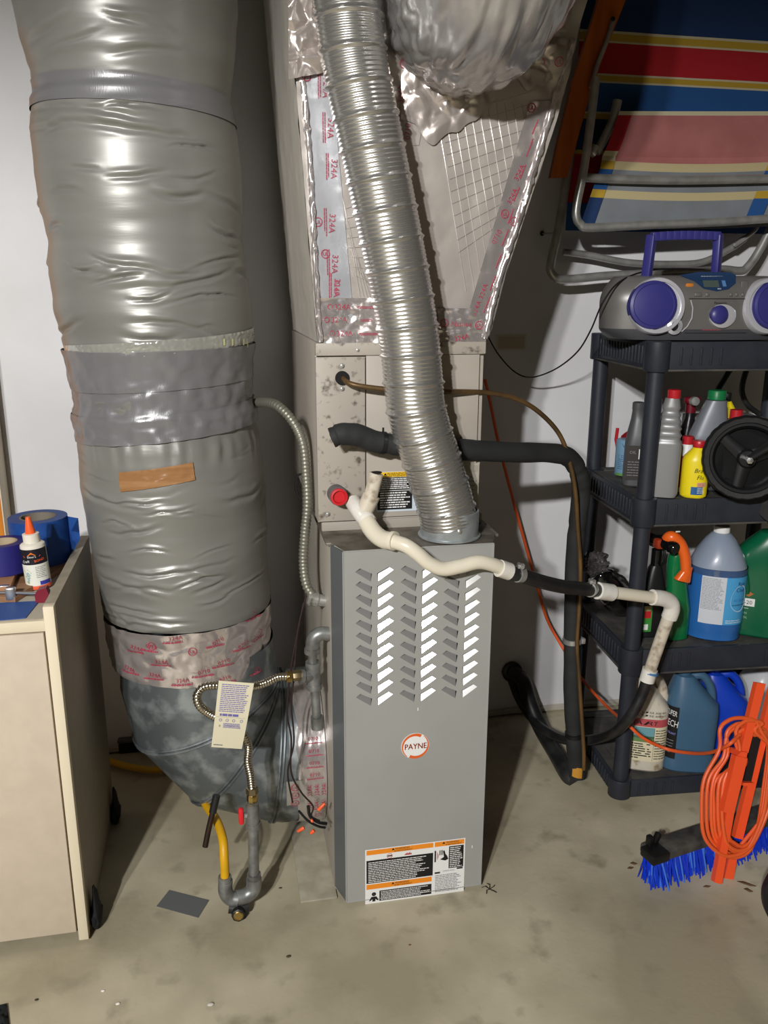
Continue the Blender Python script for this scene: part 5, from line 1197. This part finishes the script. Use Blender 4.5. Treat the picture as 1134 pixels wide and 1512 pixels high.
# ---------------------------------------------------------------- refrigerant and drain lines
def C(px_, py_, y): return at(px_, py_, Y=y)
def tpath(name, label, cat, pts, r, m, n=8, seg=16, **k):
    g = M(); g.ctube(pts, r, m, n, seg, **k); return g.top(name, label, cat)
ls = thing('insulated_refrigerant_line', 'thick black foam-covered pipe running from the coil cabinet right and down to the floor', 'pipe', (.98, 2.06, 0))
ip = [C(491, 646, 1.772), C(505, 641, 1.770), C(530, 643, 1.775), C(553, 652, 1.78), C(590, 657, 1.785), C(640, 661, 1.80), C(700, 665, 1.83), C(760, 668, 1.88), C(815, 669, 1.93), C(840, 676, 1.96), C(854, 697, 1.98), C(858, 725, 2.0), C(853, 770, 2.01), C(848, 830, 2.03), C(846, 900, 2.04), C(845, 960, 2.045), C(845, 1030, 2.05), C(848, 1090, 2.055), C(851, 1130, 2.06), C(852, 1146, 2.06)]
cc = catmull(ip, 8); rr2 = []
for i, p in enumerate(cc):
    f = i/(len(cc)-1); r = .0245 if f > .03 else .021; r += .0015*noise.noise(V((i*.25, 0, 0)))
    for s_ in (.19, .52, .57, .64, .78, .885): r -= .003*math.exp(-((f-s_)/.006)**2)
    rr2.append(r)
g = M(); g.tube(cc, rr2, rubber, 22, cap=True); g.build('foam_sleeve', ls, 'black foam sleeve')
g = M(); P = C(491, 646, 1.772); e = (cc[1]-cc[0]).normalized(); g.tube([cc[0]-e*.002, cc[0]+e*.004], .0225, rubber, 20); g.tube([cc[0]-e*.0035, cc[0]-e*.001], .010, darkm, 14); g.build('torn_end', ls, 'cut foam end')
def tiering(i, r, m, lab, w_=.004):
    a, b = cc[i], cc[i+1]; d = (b-a).normalized(); g = M(); g.tube([a-d*w_, a+d*w_], r, m, 20); return g.build('tie', ls, lab)
tiering(27, .026, blackp, 'black cable tie')
g = M(); a = cc[27]; g.box(a+V((0, -.004, .029)), (.004, .004, .012), blackp); g.build('tie_tail', ls)
def near(px_, py_): 
    return min(range(len(cc)-1), key=lambda i: (lambda q: abs(q[0]-px_)+abs(q[1]-py_))((567+FPX*((cc[i]-CAM).dot(rgt))/depth(cc[i]), 756-FPX*((cc[i]-CAM).dot(upv))/depth(cc[i]))))
tiering(near(845, 945), .0275, tubem, 'steel hose clamp', .007); tiering(near(847, 1082), .0265, blackp, 'black tie', .006)
i = near(850, 1133); a = cc[i]; g = M(); g.grid(lambda u, v: a+V((sin(-.9+1.2*u)*.0258, -cos(-.9+1.2*u)*.0258, -.017+.034*v-.006*u)), 8, 2, mat('amber_sticker', (196, 140, 50), .5)); g.build('sticker', ls, 'amber sticker')
g = M(); q = cc[near(845, 945)]; g.box(q+V((.026, -.012, 0)), (.012, .014, .016), tubem, .002); g.build('clamp_screw', ls)
# thin brown copper line
tpath('copper_line', 'thin brown copper line arching from the coil cabinet over the black pipe to the floor', 'pipe', [C(505, 557, 1.832), C(516, 566, 1.80), C(545, 572, 1.79), C(600, 577, 1.79), C(660, 578, 1.80), C(720, 580, 1.84), C(765, 590, 1.88), C(800, 612, 1.91), C(828, 645, 1.93), C(843, 690, 1.94), C(850, 730, 1.955), C(853, 780, 1.975), C(857, 840, 1.99), C(855, 900, 2.005), C(852, 950, 2.01), C(855, 1000, 2.015), C(859, 1060, 2.02), C(862, 1110, 2.02), C(862, 1136, 2.03)], .0058, mat('aged_copper', (132, 100, 62), .45, metal=.5, col2=(92, 74, 50), cscale=12), 8, 12)
# black corrugated tail bending on the floor, from the wall
tpath('black_wall_sleeve', 'thick black sleeve dropping from the wall hole to the foot of the insulated pipe', 'pipe', [C(757, 993, 2.50), C(772, 1005, 2.45), C(783, 1040, 2.40), C(800, 1078, 2.33), C(822, 1115, 2.20), C(838, 1143, 2.10), C(848, 1150, 2.075)], .0255, hosem, 8, 18)
g = M(); P = C(757, 993, 2.505); g.lathe([(.036, 0), (.036, .012), (.028, .016), (.001, .016)], hosem, P+V((0, .012, 0)), axisR((0, -1, 0)), 24); g.top('wall_hole_collar', 'black collar where the lines enter the wall', 'collar')
# ---- condensate drain
dn = thing('condensate_drain', 'white PVC condensate drain with hose running from the coil cabinet past the shelf', 'drain pipe', (.7, 1.75, 0))
def dp_(name, pts, r, m, lab=None, n=8, **k):
    g = M(); g.ctube(pts, r, m, n, 18, **k); return g.build(name, dn, lab)
y1 = 1.775
dp_('stub_pipe', [C(556, 699, y1-.015), C(551, 718, y1-.015), C(545, 742, y1-.015)], .0155, pvcd, 'open dirty PVC stub')
g = M(); a = C(556, 698, y1-.015); g.tube([a, a+V((0, 0, .0015))], .012, darkm, 16); g.build('stub_opening', dn)
dp_('tee', [C(549, 731, y1-.012), C(541, 748, y1-.012), C(533, 762, y1-.012)], .0195, pvcd, 'stained PVC tee')
dp_('nipple', [C(517, 738, 1.83), C(523, 744, 1.80), C(528, 752, 1.772)], .0150, pvcd, 'stained threaded nipple')
dp_('tee_branch', [C(521, 741, 1.80), C(530, 755, 1.765), C(538, 766, 1.755)], .0180, pvcw)
dp_('coupling', [C(537, 762, 1.758), C(545, 773, 1.745)], .0200, pvcw, 'white coupling lip')
dp_('elbow', [C(541, 770, 1.745), C(552, 786, 1.72), C(565, 796, 1.695), C(581, 799, 1.670)], .0195, pvc, 'cream PVC elbow')
dp_('elbow_lip', [C(578, 798, 1.672), C(583, 799, 1.666)], .0208, pvc)
dp_('flexible_pipe', [C(580, 799, 1.668), C(600, 806, 1.650), C(617, 818, 1.642), C(634, 832, 1.640), C(655, 840, 1.640), C(680, 836, 1.642), C(705, 830, 1.645), C(725, 833, 1.650), C(748, 842, 1.66)], .0155, pvc, 'bent cream plastic pipe')
dp_('coupling', [C(737, 839, 1.655), C(752, 844, 1.662)], .0195, pvcw, 'white coupling')
dp_('rubber_hose', [C(752, 845, 1.662), C(775, 851, 1.675), C(800, 859, 1.70), C(830, 866, 1.73), C(858, 869, 1.76), C(885, 872, 1.79)], .0165, hosem, 'black rubber hose')
def clampring(px_, py_, y, d, r):
    P = C(px_, py_, y); d = V(d).normalized(); g = M(); g.tube([P-d*.007, P+d*.007], r, tubem, 22); g.box(P+V((0, -.006, r+.003)), (.016, .012, .010), tubem, .002); g.tube([P+V((0, -.018, r+.003)), P+V((0, .008, r+.003))], .0042, tubem, 8); g.build('hose_clamp', dn, 'steel worm clamp')
clampring(767, 848, 1.668, (1, .4, -.25), .0185); clampring(872, 870, 1.775, (1, .9, -.1), .0185)
dp_('coupling', [C(882, 872, 1.785), C(903, 875, 1.80)], .0215, pvcw, 'white coupling')
dp_('straight_pipe', [C(900, 874, 1.80), C(967, 883, 1.83)], .0155, pvc, 'straight cream pipe')
dp_('elbow', [C(963, 882, 1.828), C(980, 884, 1.835), C(990, 890, 1.840), C(992, 900, 1.842), C(988, 912, 1.845)], .0205, pvcw, 'white PVC elbow')
dp_('blue_ring', [C(989, 909, 1.845), C(988, 912, 1.845)], .0165, mat('primer_blue', (70, 120, 170), .5), 'blue primer ring')
dp_('dirty_pipe', [C(988, 908, 1.845), C(958, 994, 1.86)], .0160, pvcd, 'dirt-stained pipe')
dp_('coupling', [C(960, 988, 1.86), C(955, 1005, 1.862)], .0200, pvcw, 'white coupling with blue ring')
dp_('blue_ring', [C(961, 991, 1.859), C(960, 994, 1.859)], .0206, mat('primer_blue', (70, 120, 170), .5))
dp_('drain_hose', [C(956, 1002, 1.862), C(948, 1025, 1.866), C(932, 1055, 1.875), C(908, 1080, 1.95), C(880, 1091, 2.05), C(850, 1094, 2.125), C(822, 1088, 2.22), C(792, 1068, 2.34), C(768, 1035, 2.44), C(756, 1005, 2.49)], .0150, hosem, 'black drain hose')
# capped stub
g = M(); a = C(500, 733, 1.79); b = C(496, 728, 1.83); g.tube([b, a], .021, mat('grey_nipple', (92, 92, 94), .5), 24); cs = thing('capped_stub', 'short grey pipe stub with bright red plug on the coil cabinet', 'pipe stub', b); g.build('stub', cs)
d = (a-b).normalized(); g = M(); g.lathe([(.0190, -.002), (.0190, .010), (.0145, .011), (.0125, .004), (.001, .004)], mat('red_plug', (196, 36, 44), .4), a, axisR(d), 24); g.build('plug', cs, 'red plastic plug')
# ---- grey flexible conduit
cpts = [C(368, 598, 2.10), C(385, 594, 2.03), C(408, 598, 1.96), C(432, 622, 1.92), C(447, 655, 1.90), C(452, 700, 1.89), C(454, 745, 1.88), C(450, 790, 1.88), C(448, 830, 1.88), C(452, 862, 1.87), C(462, 880, 1.86)]
pts, L_ = resample(catmull(cpts, 8), .003)
g = M(); g.tube(pts, .0105, mat('conduit_steel', (134, 132, 120), .45, metal=.6), 16, rfun=lambda i, a: .0012*(1 if i % 3 else -1)); cn = thing('flexible_conduit', 'grey flexible metal conduit curving from the duct down to the furnace', 'conduit', pts[-1]); g.build('hose', cn, ang=80)
g = M(); P = C(466, 885, 1.86); g.lathe([(.013, -.02), (.017, -.016), (.017, .004), (.014, .008), (.014, .03)], tubem, P, axisR((1, 0, -.25)), 16); g.build('connector', cn, 'cast connector')
# black bracket and control wires on the furnace side
tpath('wall_bracket', 'small black bent wire bracket beside the conduit', 'bracket', [C(447, 700, 2.0), C(439, 703, 2.0), C(437, 722, 2.0), C(444, 740, 2.0)], .003, darkm, 4, 6)
for k, pl_ in enumerate(([(452, 880), (440, 930), (434, 1000), (430, 1040), (434, 1095), (425, 1140), (432, 1185)], [(448, 890), (430, 985), (424, 1050), (430, 1090), (430, 1140), (445, 1170), (462, 1190), (460, 1205), (472, 1212)])):
    tpath('control_wire', ('thin dark wire pair hanging straight beside the gas tee', 'thin dark wire curving to the orange wire nuts')[k], 'wire', [C(a, b, 1.80) for a, b in pl_], .0022, mat('dark_brown_wire', (44, 28, 26), .5), 8, 8)
wn = thing('wire_nut_bundle', 'black wires joined with orange wire nuts beside the furnace foot', 'wires', C(465, 1215, 1.76))
for k, (a, b, dx, dz) in enumerate(((470, 1196, 10, -10), (449, 1222, -10, 6), (464, 1226, -6, 5), (462, 1211, -3, 2))):
    p = C(a, b, 1.745-.004*k); q = C(a+dx, b+dz, 1.745-.004*k); g = M(); d = q-p; g.lathe([(.0045, 0), (.0048, .004), (.0035, d.length*.9), (.002, d.length), (.0005, d.length)], mat('wire_nut_orange', (238, 96, 50), .4), p, axisR(d), 12); g.build('wire_nut', wn)
g = M(); g.ctube([C(455, 1190, 1.75), C(458, 1205, 1.75), C(470, 1214, 1.75), C(482, 1216, 1.76)], .004, blackp, 6, 8); g.ctube([C(441, 1197, 1.75), C(455, 1212, 1.745), C(470, 1220, 1.75), C(480, 1222, 1.76)], .003, blackp, 6, 8); g.build('black_wire', wn)
# ---- gas piping
gp = thing('gas_pipe', 'galvanised gas pipe with tee, elbow and drip leg on the left side of the furnace', 'gas pipe', C(465, 1060, 1.79))
def gpp(name, pts, r, lab=None, m=pipem, parent=None, seg=18, n=6):
    g = M(); g.ctube(pts, r, m, n, seg); return g.build(name, parent or gp, lab)
yg = 1.79
gpp('elbow', [C(486, 936, yg), C(472, 936, yg), C(463, 944, yg), C(461, 958, yg)], .0165, 'cast elbow into the furnace')
gpp('elbow_lip', [C(461, 957, yg), C(461, 964, yg)], .0185)
gpp('nipple', [C(461, 960, yg), C(462, 985, yg)], .0105)
gpp('tee', [C(462, 979, yg), C(464, 1013, yg)], .0160, 'cast tee')
gpp('tee_lip', [C(464, 1010, yg), C(464, 1017, yg)], .0180); gpp('tee_lip', [C(462, 977, yg), C(462, 983, yg)], .0175)
gpp('tee_branch', [C(462, 997, yg), C(446, 999, yg-.01)], .0150); gpp('branch_lip', [C(448, 999, yg-.01), C(443, 999, yg-.012)], .0175)
gpp('drip_leg', [C(465, 1016, yg), C(468, 1062, yg)], .0105, 'drip leg'); gpp('end_cap', [C(468, 1058, yg), C(469, 1075, yg)], .0150, 'end cap')
# flexible stainless connector
fx = thing('flexible_gas_connector', 'ribbed stainless gas connector looping from the brass nut down to the valve', 'gas hose', C(370, 1160, 1.73))
fp = [C(425, 999, 1.775), C(410, 1000, 1.77), C(395, 1007, 1.76), C(375, 1013, 1.745), C(345, 1013, 1.715), C(318, 1012, 1.70), C(300, 1015, 1.695), C(291, 1027, 1.69), C(295, 1042, 1.69), C(310, 1054, 1.70), C(330, 1064, 1.71), C(350, 1076, 1.72), C(362, 1088, 1.725), C(367, 1105, 1.73), C(366, 1125, 1.73), C(370, 1145, 1.73), C(372, 1162, 1.73)]
pts, _ = resample(catmull(fp, 8), .0016)
g = M(); g.tube(pts, .0088, steelflex, 16, rfun=lambda i, a: .0011*(1, .3, -1, .3)[i % 4]); g.build('ribbed_hose', fx, 'ribbed stainless hose', ang=80)
g = M(); a, b = C(422, 999, 1.776), C(432, 999, 1.778); g.lathe([(.010, 0), (.013, .002), (.013, .014), (.010, .016)], brass, a, axisR(b-a), 6); g.lathe([(.008, .014), (.008, .02)], brass, a, axisR(b-a), 12); g.build('brass_nut', fx, 'brass flare nut')
g = M(); a = C(432, 998, 1.778); g.lathe([(.0125, 0), (.0135, .002), (.0135, .020), (.0125, .022)], mat('dull_brass', (140, 126, 96), .4, metal=.9), a, axisR(V((1, .1, 0))), 8); g.build('adapter', fx, 'dull brass adapter')
g = M(); a = C(372, 1162, 1.73); g.lathe([(.010, 0), (.014, .002), (.0145, .016), (.012, .018)], mat('dull_brass', (140, 126, 96), .4, metal=.9), a, axisR((0, 0, -1)), 6); g.lathe([(.011, .018), (.013, .021), (.013, .036), (.010, .038)], brass, a, axisR((0, 0, -1)), 8); g.build('lower_nut', fx, 'brass lower nut')
# warning tag hanging on the connector
yt = 1.688
q = [C(323, 1005, yt), C(375, 1009, yt+.012), C(357, 1106, yt), C(312, 1103, yt-.012)]
tg = thing('paper_gas_tag', 'cream printed paper tag hanging on the stainless gas connector', 'tag', q[3])
def tf(e):
    def fn(u, v):
        b = 1-v; P = (q[0]*(1-u)+q[1]*u)*(1-b)+(q[3]*(1-u)+q[2]*u)*b; return P+V((0, -e-.010*sin(pi*b)*.6, 0))
    return fn
g = M(); g.grid(lambda a, b: tf(0)(a, b), 10, 20, mat('tag_paper', (222, 214, 186), .7), thick=(0, .0006, 0)); g.build('paper', tg)
g = M(); h_ = .5
def tfn(u, v): return tf(.0008)(u/h_, v)
g.dashes(tfn, .05, .56, .45, .97, 15, blueink, h=.45, seed=51, ragged=.12); g.dashes(tfn, .07, .50, .44, .54, 1, blueink, h=.9, seed=52)
g.patch(tfn, .02, .485, .46, .488, greyink)
for u_ in (.09, .19, .29, .41): g.ringlogo(tfn, u_, .44, .022, blueink, t=.3)
g.dashes(tfn, .14, .32, .42, .40, 4, blueink, h=.55, seed=54, ragged=.1); g.text('DORMONT MFG. CO.', tfn, .28, .355, .022, blueink); g.text('R', tfn, .09, .35, .05, greyink); g.dashes(tfn, .03, .035, .18, .055, 1, greyink, h=.8)
g.build('printing', tg, 'blue printing', smooth=False, kind='stuff')
# riser with red valve and floor trap
rs = thing('gas_riser', 'galvanised gas riser with red valve handle and U-shaped floor fitting', 'gas pipe', C(355, 1350, 1.70))
yr = 1.722
gpp('valve_body', [C(372, 1186, yr), C(373, 1205, yr), C(374, 1222, yr)], .0155, 'dark valve body', parent=rs); gpp('valve_lip', [C(374, 1214, yr), C(374, 1222, yr)], .0175, parent=rs)
g = M(); P = C(356, 1205, yr-.006); g.box(P, (.012, .012, .042), mat('valve_red', (214, 36, 44), .4), .004); g.build('valve_handle', rs, 'red valve handle')
g = M(); g.tube([C(372, 1203, yr), C(360, 1205, yr-.004)], .006, tubem, 10); g.build('valve_stem', rs)
gpp('riser', [C(374, 1220, yr), C(375, 1300, yr)], .0125, parent=rs); gpp('coupling', [C(375, 1290, yr), C(375, 1300, yr)], .0165, parent=rs)
gpp('elbow', [C(375, 1296, yr), C(374, 1312, yr-.002), C(364, 1322, yr-.006), C(350, 1326, yr-.01)], .0180, parent=rs, lab='right floor elbow')
gpp('elbow', [C(333, 1300, yr-.004), C(333, 1316, yr-.006), C(340, 1326, yr-.008), C(352, 1328, yr-.01)], .0170, parent=rs, lab='left floor elbow')
gpp('union', [C(332, 1294, yr-.004), C(332, 1306, yr-.004)], .0155, parent=rs)
gpp('floor_fitting', [C(338, 1340, yr-.012), C(352, 1341, yr-.014), C(366, 1338, yr-.010)], .0130, parent=rs, m=mat('dark_iron', (58, 58, 56), .5, metal=.7))
g = M(); P = C(352, 1352, 1.685); g.lathe([(.010, -.03), (.016, -.028), (.016, 0), (.013, .002), (.011, .002), (.0095, -.006), (.001, -.006)], mat('dark_iron', (58, 58, 56), .5, metal=.7), P, axisR((0, -1, .1)), 8); g.lathe([(.0115, .002), (.0095, .003), (.0085, -.001)], brass, P, axisR((0, -1, .1)), 16); g.build('brass_port', rs, 'round brass-rimmed port')
# yellow hose
gy = mat('yellow_hose', (214, 162, 20), .45)
tpath('yellow_gas_hose', 'yellow coated gas hose winding under the duct to the floor fitting', 'hose', [at(120, 1108, Z=.02), at(165, 1125, Z=.02), at(195, 1133, Z=.02), at(228, 1137, Z=.02), at(262, 1133, Z=.02), at(285, 1140, Z=.02), C(296, 1165, 2.0), C(304, 1188, 1.92), C(320, 1212, 1.82), C(329, 1240, 1.75), C(331, 1268, yr), C(332, 1286, yr-.002), C(332, 1296, yr-.004)], .0105, gy, 8, 14)
g = M(); pts = [C(320, 1174, 1.80), C(314, 1200, 1.79), C(308, 1225, 1.78), C(303, 1250, 1.77)]; g.ctube(pts, .0068, mat('dark_copper', (52, 38, 30), .5, metal=.5), 6, 14); g.tube([pts[0]+V((0, 0, .0)), pts[1]], .0090, hosem, 14); g.tube([pts[3], pts[3]+(pts[3]-pts[2]).normalized()*.001], .0062, darkm, 12); g.top('dark_drain_stub', 'short dark open tube hanging under the duct elbow', 'pipe')
# low concrete pad edge in front of the side of the furnace
g = M(); g.b2((.135, 1.72, 0), (.225, 2.3, .006), mat('mortar', (170, 164, 146), .8, col2=(150, 143, 125), cscale=20, bump=.5, bscale=40), .002); g.struct('trim_1')

# ---------------------------------------------------------------- orange extension cord and winder
oc = mat('orange_cord', (226, 92, 40), .45)
W0 = at(1072, 1303, Z=.001); W1 = at(1128, 1015, Y=1.73)
axu = (W1-W0).normalized(); side = V((1, -.05, 0)); nrm = axu.cross(side).normalized(); nrm = nrm if nrm.y < 0 else -nrm; sd = nrm.cross(axu).normalized()
if sd.x < 0: sd = -sd
def wp_(px_, py_, off=0): return onp(px_, py_, W0+nrm*off, nrm)
winder = thing('cord_winder', 'flat orange plastic cord winder standing against the shelf, full of cord', 'cord winder', W0)
ow = mat('winder_orange', (244, 88, 44), .4)
def barp(quad, off, th, nm='bar', lab=None, par=None):
    P = [wp_(a, b, off) for a, b in quad]; n = len(P); Q = [p-nrm*th for p in P]
    g = M(); g.add(P+Q, [tuple(range(n)), tuple(range(2*n-1, n-1, -1))]+[(i, (i+1) % n, n+(i+1) % n, n+i) for i in range(n)], ow); return g.build(nm, winder, lab, smooth=False)
barp([(1118, 1008), (1131, 1010), (1105, 1112), (1094, 1109)], .028, .018, lab='upper front bar')
barp([(1087, 1116), (1104, 1120), (1084, 1202), (1068, 1199)], .050, .022, lab='raised middle bar')
barp([(1073, 1200), (1084, 1202), (1066, 1306), (1055, 1303)], .028, .018, lab='lower front bar')
barp([(1141, 1010), (1152, 1012), (1097, 1240), (1085, 1237)], -.004, .018, lab='rear upper bar')
barp([(1078, 1262), (1090, 1260), (1083, 1299), (1070, 1297)], -.004, .018, lab='rear lower bar')
barp([(1095, 1110), (1104, 1111), (1102, 1120), (1089, 1116)], .04, .05, nm='cross_piece'); barp([(1098, 1156), (1113, 1156), (1110, 1161), (1097, 1160)], .02, .05, nm='cross_piece')
g = M(); fnw = lambda u, v: W0+nrm*.006+axu*v+sd*u; 
P = [wp_(a, b, .004) for a, b in ((1112, 1085), (1125, 1085), (1108, 1160), (1098, 1158))]; g.add(P+[p-nrm*.01 for p in P], [(0, 1, 2, 3), (7, 6, 5, 4), (0, 1, 5, 4), (1, 2, 6, 5), (2, 3, 7, 6), (3, 0, 4, 7)], mat('winder_black', (24, 22, 22), .6)); g.build('centre_web', winder, 'black centre web')
cd = thing('extension_cord', 'orange extension cord running from behind the furnace to its coil on the winder', 'cord', wp_(1080, 1265, .01))
g = M()
run = [C(716, 560, 2.46), C(724, 595, 2.46), C(738, 662, 2.46), C(764, 762, 2.46), C(795, 872, 2.46), C(808, 915, 2.45), C(830, 955, 2.42), C(860, 1003, 2.32), C(895, 1042, 2.16), C(925, 1068, 1.97), C(950, 1090, 1.93), C(985, 1106, 1.91), C(1020, 1112, 1.84), C(1050, 1111, 1.74)]
run += [wp_(1075, 1100, .035), wp_(1092, 1085, .03)]
g.ctube(run, .0048, oc, 8, 10); g.build('run', cd, 'single run of cord')
# coil: stadium loops
loops = [((1100, 1074), 30, (1084, 1266), 30, 1043), ((1113, 1080), 18, (1095, 1250), 22, 1072), ((1094, 1062), 34, (1078, 1264), 34, 1036), ((1098, 1070), 28, (1084, 1262), 26, 1050), ((1104, 1078), 20, (1088, 1258), 22, 1060), ((1110, 1066), 26, (1092, 1256), 26, 1066), ((1106, 1084), 16, (1086, 1252), 18, 1054)]
for k, (tp, rt, bt_, rb, lx) in enumerate(loops):
    off = .004+.011*(k % 3)
    L = []
    # left side down, round the bottom, right side up, over the top
    lft = [(tp[0]-rt*.9, tp[1]+14), (tp[0]-rt*1.0-2+(k*2), tp[1]+45), (lx+4, 1150), (lx, 1195), (lx+4, 1235), (bt_[0]-rb*.55, bt_[1]-6)]
    rgt_ = [(bt_[0]+2, bt_[1]), (bt_[0]+rb*.8, bt_[1]-12), (1120+3*k, 1215-4*k), (1128+3*k, 1160), (1134+2*k, 1110), (1130-k*3, 1080)]
    topp = [(tp[0]+rt*.6, tp[1]+2), (tp[0], tp[1]-2), (tp[0]-rt*.5, tp[1]+1)]
    pts = [wp_(a, b, off) for a, b in lft+rgt_+topp]
    g = M(); g.tube(catmull(pts, 6, True), .0050, oc, 10, closed=True); g.build('loop', cd)

# ---------------------------------------------------------------- push broom
b0 = at(963, 1316, Z=0); b1 = at(1136, 1256, Z=0); dv = (b1-b0); dv.z = 0; dirb = dv.normalized(); back = V((-dirb.y, dirb.x, 0))
bm_ = thing('push_broom', 'push broom head with bright blue bristles lying on the floor at lower right', 'broom', b0+dirb*.2)
Lb = .46; blu = mat('blue_bristle', (24, 62, 210), .35, spec=.6); blu2 = mat('blue_bristle_light', (72, 128, 240), .3)
g = M(); rnd = random.Random(3); k3 = []
for i in range(78):
    for j in range(8):
        s_ = .004+Lb*i/78+rnd.uniform(-.004, .004); d_ = .004+.050*j/8+rnd.uniform(-.003, .003)
        base = b0+dirb*s_+back*d_; topz = .072
        foot = base+dirb*rnd.uniform(-.012, .010)+back*rnd.uniform(-.022, .012) + V((0, 0, rnd.uniform(.001, .006))); tp_ = b0+dirb*(.004+(Lb-.01)*(i/78))+back*(.014+.036*j/8)+V((0, 0, topz))
        w_ = .0026; m_ = blu2 if rnd.random() < .14 else blu; a = dirb*w_; b = back*w_
        g.add([tp_-a, tp_+a, tp_+b, foot-a*.9, foot+a*.9, foot+b*.9], [(0, 1, 4, 3), (1, 2, 5, 4), (2, 0, 3, 5), (3, 4, 5)], m_)
g.build('bristles', bm_, 'bright blue bristles', smooth=False, kind='stuff')
RB = Matrix((dirb, back, V((0, 0, 1)))).transposed()
blk2 = mat('dusty_black_block', (42, 42, 42), .8, col2=(78, 76, 70), cscale=25)
g = M(); g.box(b0+dirb*(Lb/2+.004)+back*.034+V((0, 0, .084)), (Lb, .058, .028), blk2, .006, R=RB); g.build('block', bm_, 'dusty black block')
g = M(); g.box(b0+dirb*.016+back*.020+V((0, 0, .090)), (.052, .050, .026), mat('black_bracket', (18, 18, 18), .45), .004, R=RB); g.box(b0+dirb*.012+back*.038+V((0, 0, .116)), (.014, .016, .03), mat('black_bracket', (18, 18, 18), .45), .003, R=RB); g.box(b0+dirb*.040+back*.045+V((0, 0, .112)), (.012, .014, .03), mat('black_bracket', (18, 18, 18), .45), .003, R=RB @ Matrix.Rotation(.4, 3, 'Y')); g.build('end_bracket', bm_, 'black end bracket')
# tyre cut by the right picture edge
P = at(1196, 1396, Z=0); n_ = V((-.55, -.83, 0)); T = Matrix.Translation(P+V((0, 0, .115))) @ axisR(n_).to_4x4()
t = thing('dolly_wheel', 'black rubber wheel cut off by the right picture edge on the floor', 'wheel', P)
g = M(T); g.lathe([(.075, -.024), (.098, -.026), (.110, -.018), (.115, 0), (.110, .018), (.098, .026), (.075, .024)], blk, seg=60); g.build('tyre', t)
g = M(T); g.lathe([(.076, -.015), (.076, .012), (.02, .012), (.02, .028), (.001, .028)], bl2, seg=40); g.build('hub', t)
# ---------------------------------------------------------------- litter
lm = mat('dry_leaf', (92, 66, 40), .8); twm = mat('dark_twig', (38, 28, 20), .8)
def leaf(px_, py_, l, ang, label, m=lm, w=.3):
    P = at(px_, py_, Z=.0025); g = M(); pts = [(0, 0), (l*.3, l*w*.5), (l*.7, l*w*.4), (l, 0), (l*.7, -l*w*.4), (l*.3, -l*w*.5)]
    ca, sa = cos(ang), sin(ang); n = 6; top_ = [P+V((x*ca-y*sa, x*sa+y*ca, .002+.003*(i % 2))) for i, (x, y) in enumerate(pts)]
    g.add(top_+[p-V((0, 0, .0012)) for p in top_], [tuple(range(n)), tuple(range(2*n-1, n-1, -1))]+[(i, (i+1) % n, n+(i+1) % n, n+i) for i in range(n)], m); g.top('dry_leaf', label, 'leaf', 'dry leaves on the concrete', smooth=False)
leaf(1088, 1302, .045, -.7, 'long dry leaf lying beside the foot of the orange winder', w=.12); leaf(1098, 1313, .022, -.9, 'short dark leaf just below the long one by the winder', w=.3)
leaf(930, 1275, .018, -.6, 'brown leaf scrap left of the blue bristles'); leaf(926, 1283, .016, -.2, 'lowest leaf scrap left of the blue bristles'); leaf(1038, 1310, .018, -.3, 'brown sliver under the blue bristles', w=.15)
g = M(); P = at(723, 1313, Z=.003)
for a in (.3, 1.3, 2.4, 3.7, 5.1): g.tube([P, P+V((.012*cos(a), .012*sin(a), .004)), P+V((.02*cos(a+.3), .02*sin(a+.3), .001))], .0009, twm, 5)
g.top('dark_twig', 'small dark star-shaped twig right of the furnace foot', 'twig')
def pebble(px_, py_, r, col, label, nm='pebble'):
    P = at(px_, py_, Z=r*.5); g = M(); bm = bmesh.new(); bmesh.ops.create_icosphere(bm, subdivisions=2, radius=r)
    vs = [P+V((v.co.x*1.5, v.co.y, v.co.z*.5))*1.0 if False else P+V((v.co.x*1.4, v.co.y*.9, v.co.z*.5)) for v in bm.verts]; bm.verts.index_update(); g.add(vs, [[v.index for v in f.verts] for f in bm.faces], mat('pebble_%d' % col[0], col, .7)); bm.free(); g.top(nm, label, 'debris', 'crumbs on the concrete')
pebble(426, 1412, .004, (80, 62, 44), 'dark brown crumb on the floor below the pipes'); pebble(311, 1483, .005, (200, 196, 184), 'small metal-grey crumb near the bottom edge of the floor'); pebble(152, 1463, .003, (236, 232, 220), 'white crumb near the lower left floor'); pebble(174, 1482, .0035, (232, 226, 214), 'larger white crumb near the lower left floor')
pebble(54, 1476, .003, (50, 44, 36), 'tiny dark crumb below the cabinet'); pebble(414, 1311, .003, (70, 56, 44), 'tiny brown crumb right of the riser'); pebble(605, 1395, .0025, (120, 90, 60), 'tiny tan crumb in front of the furnace')
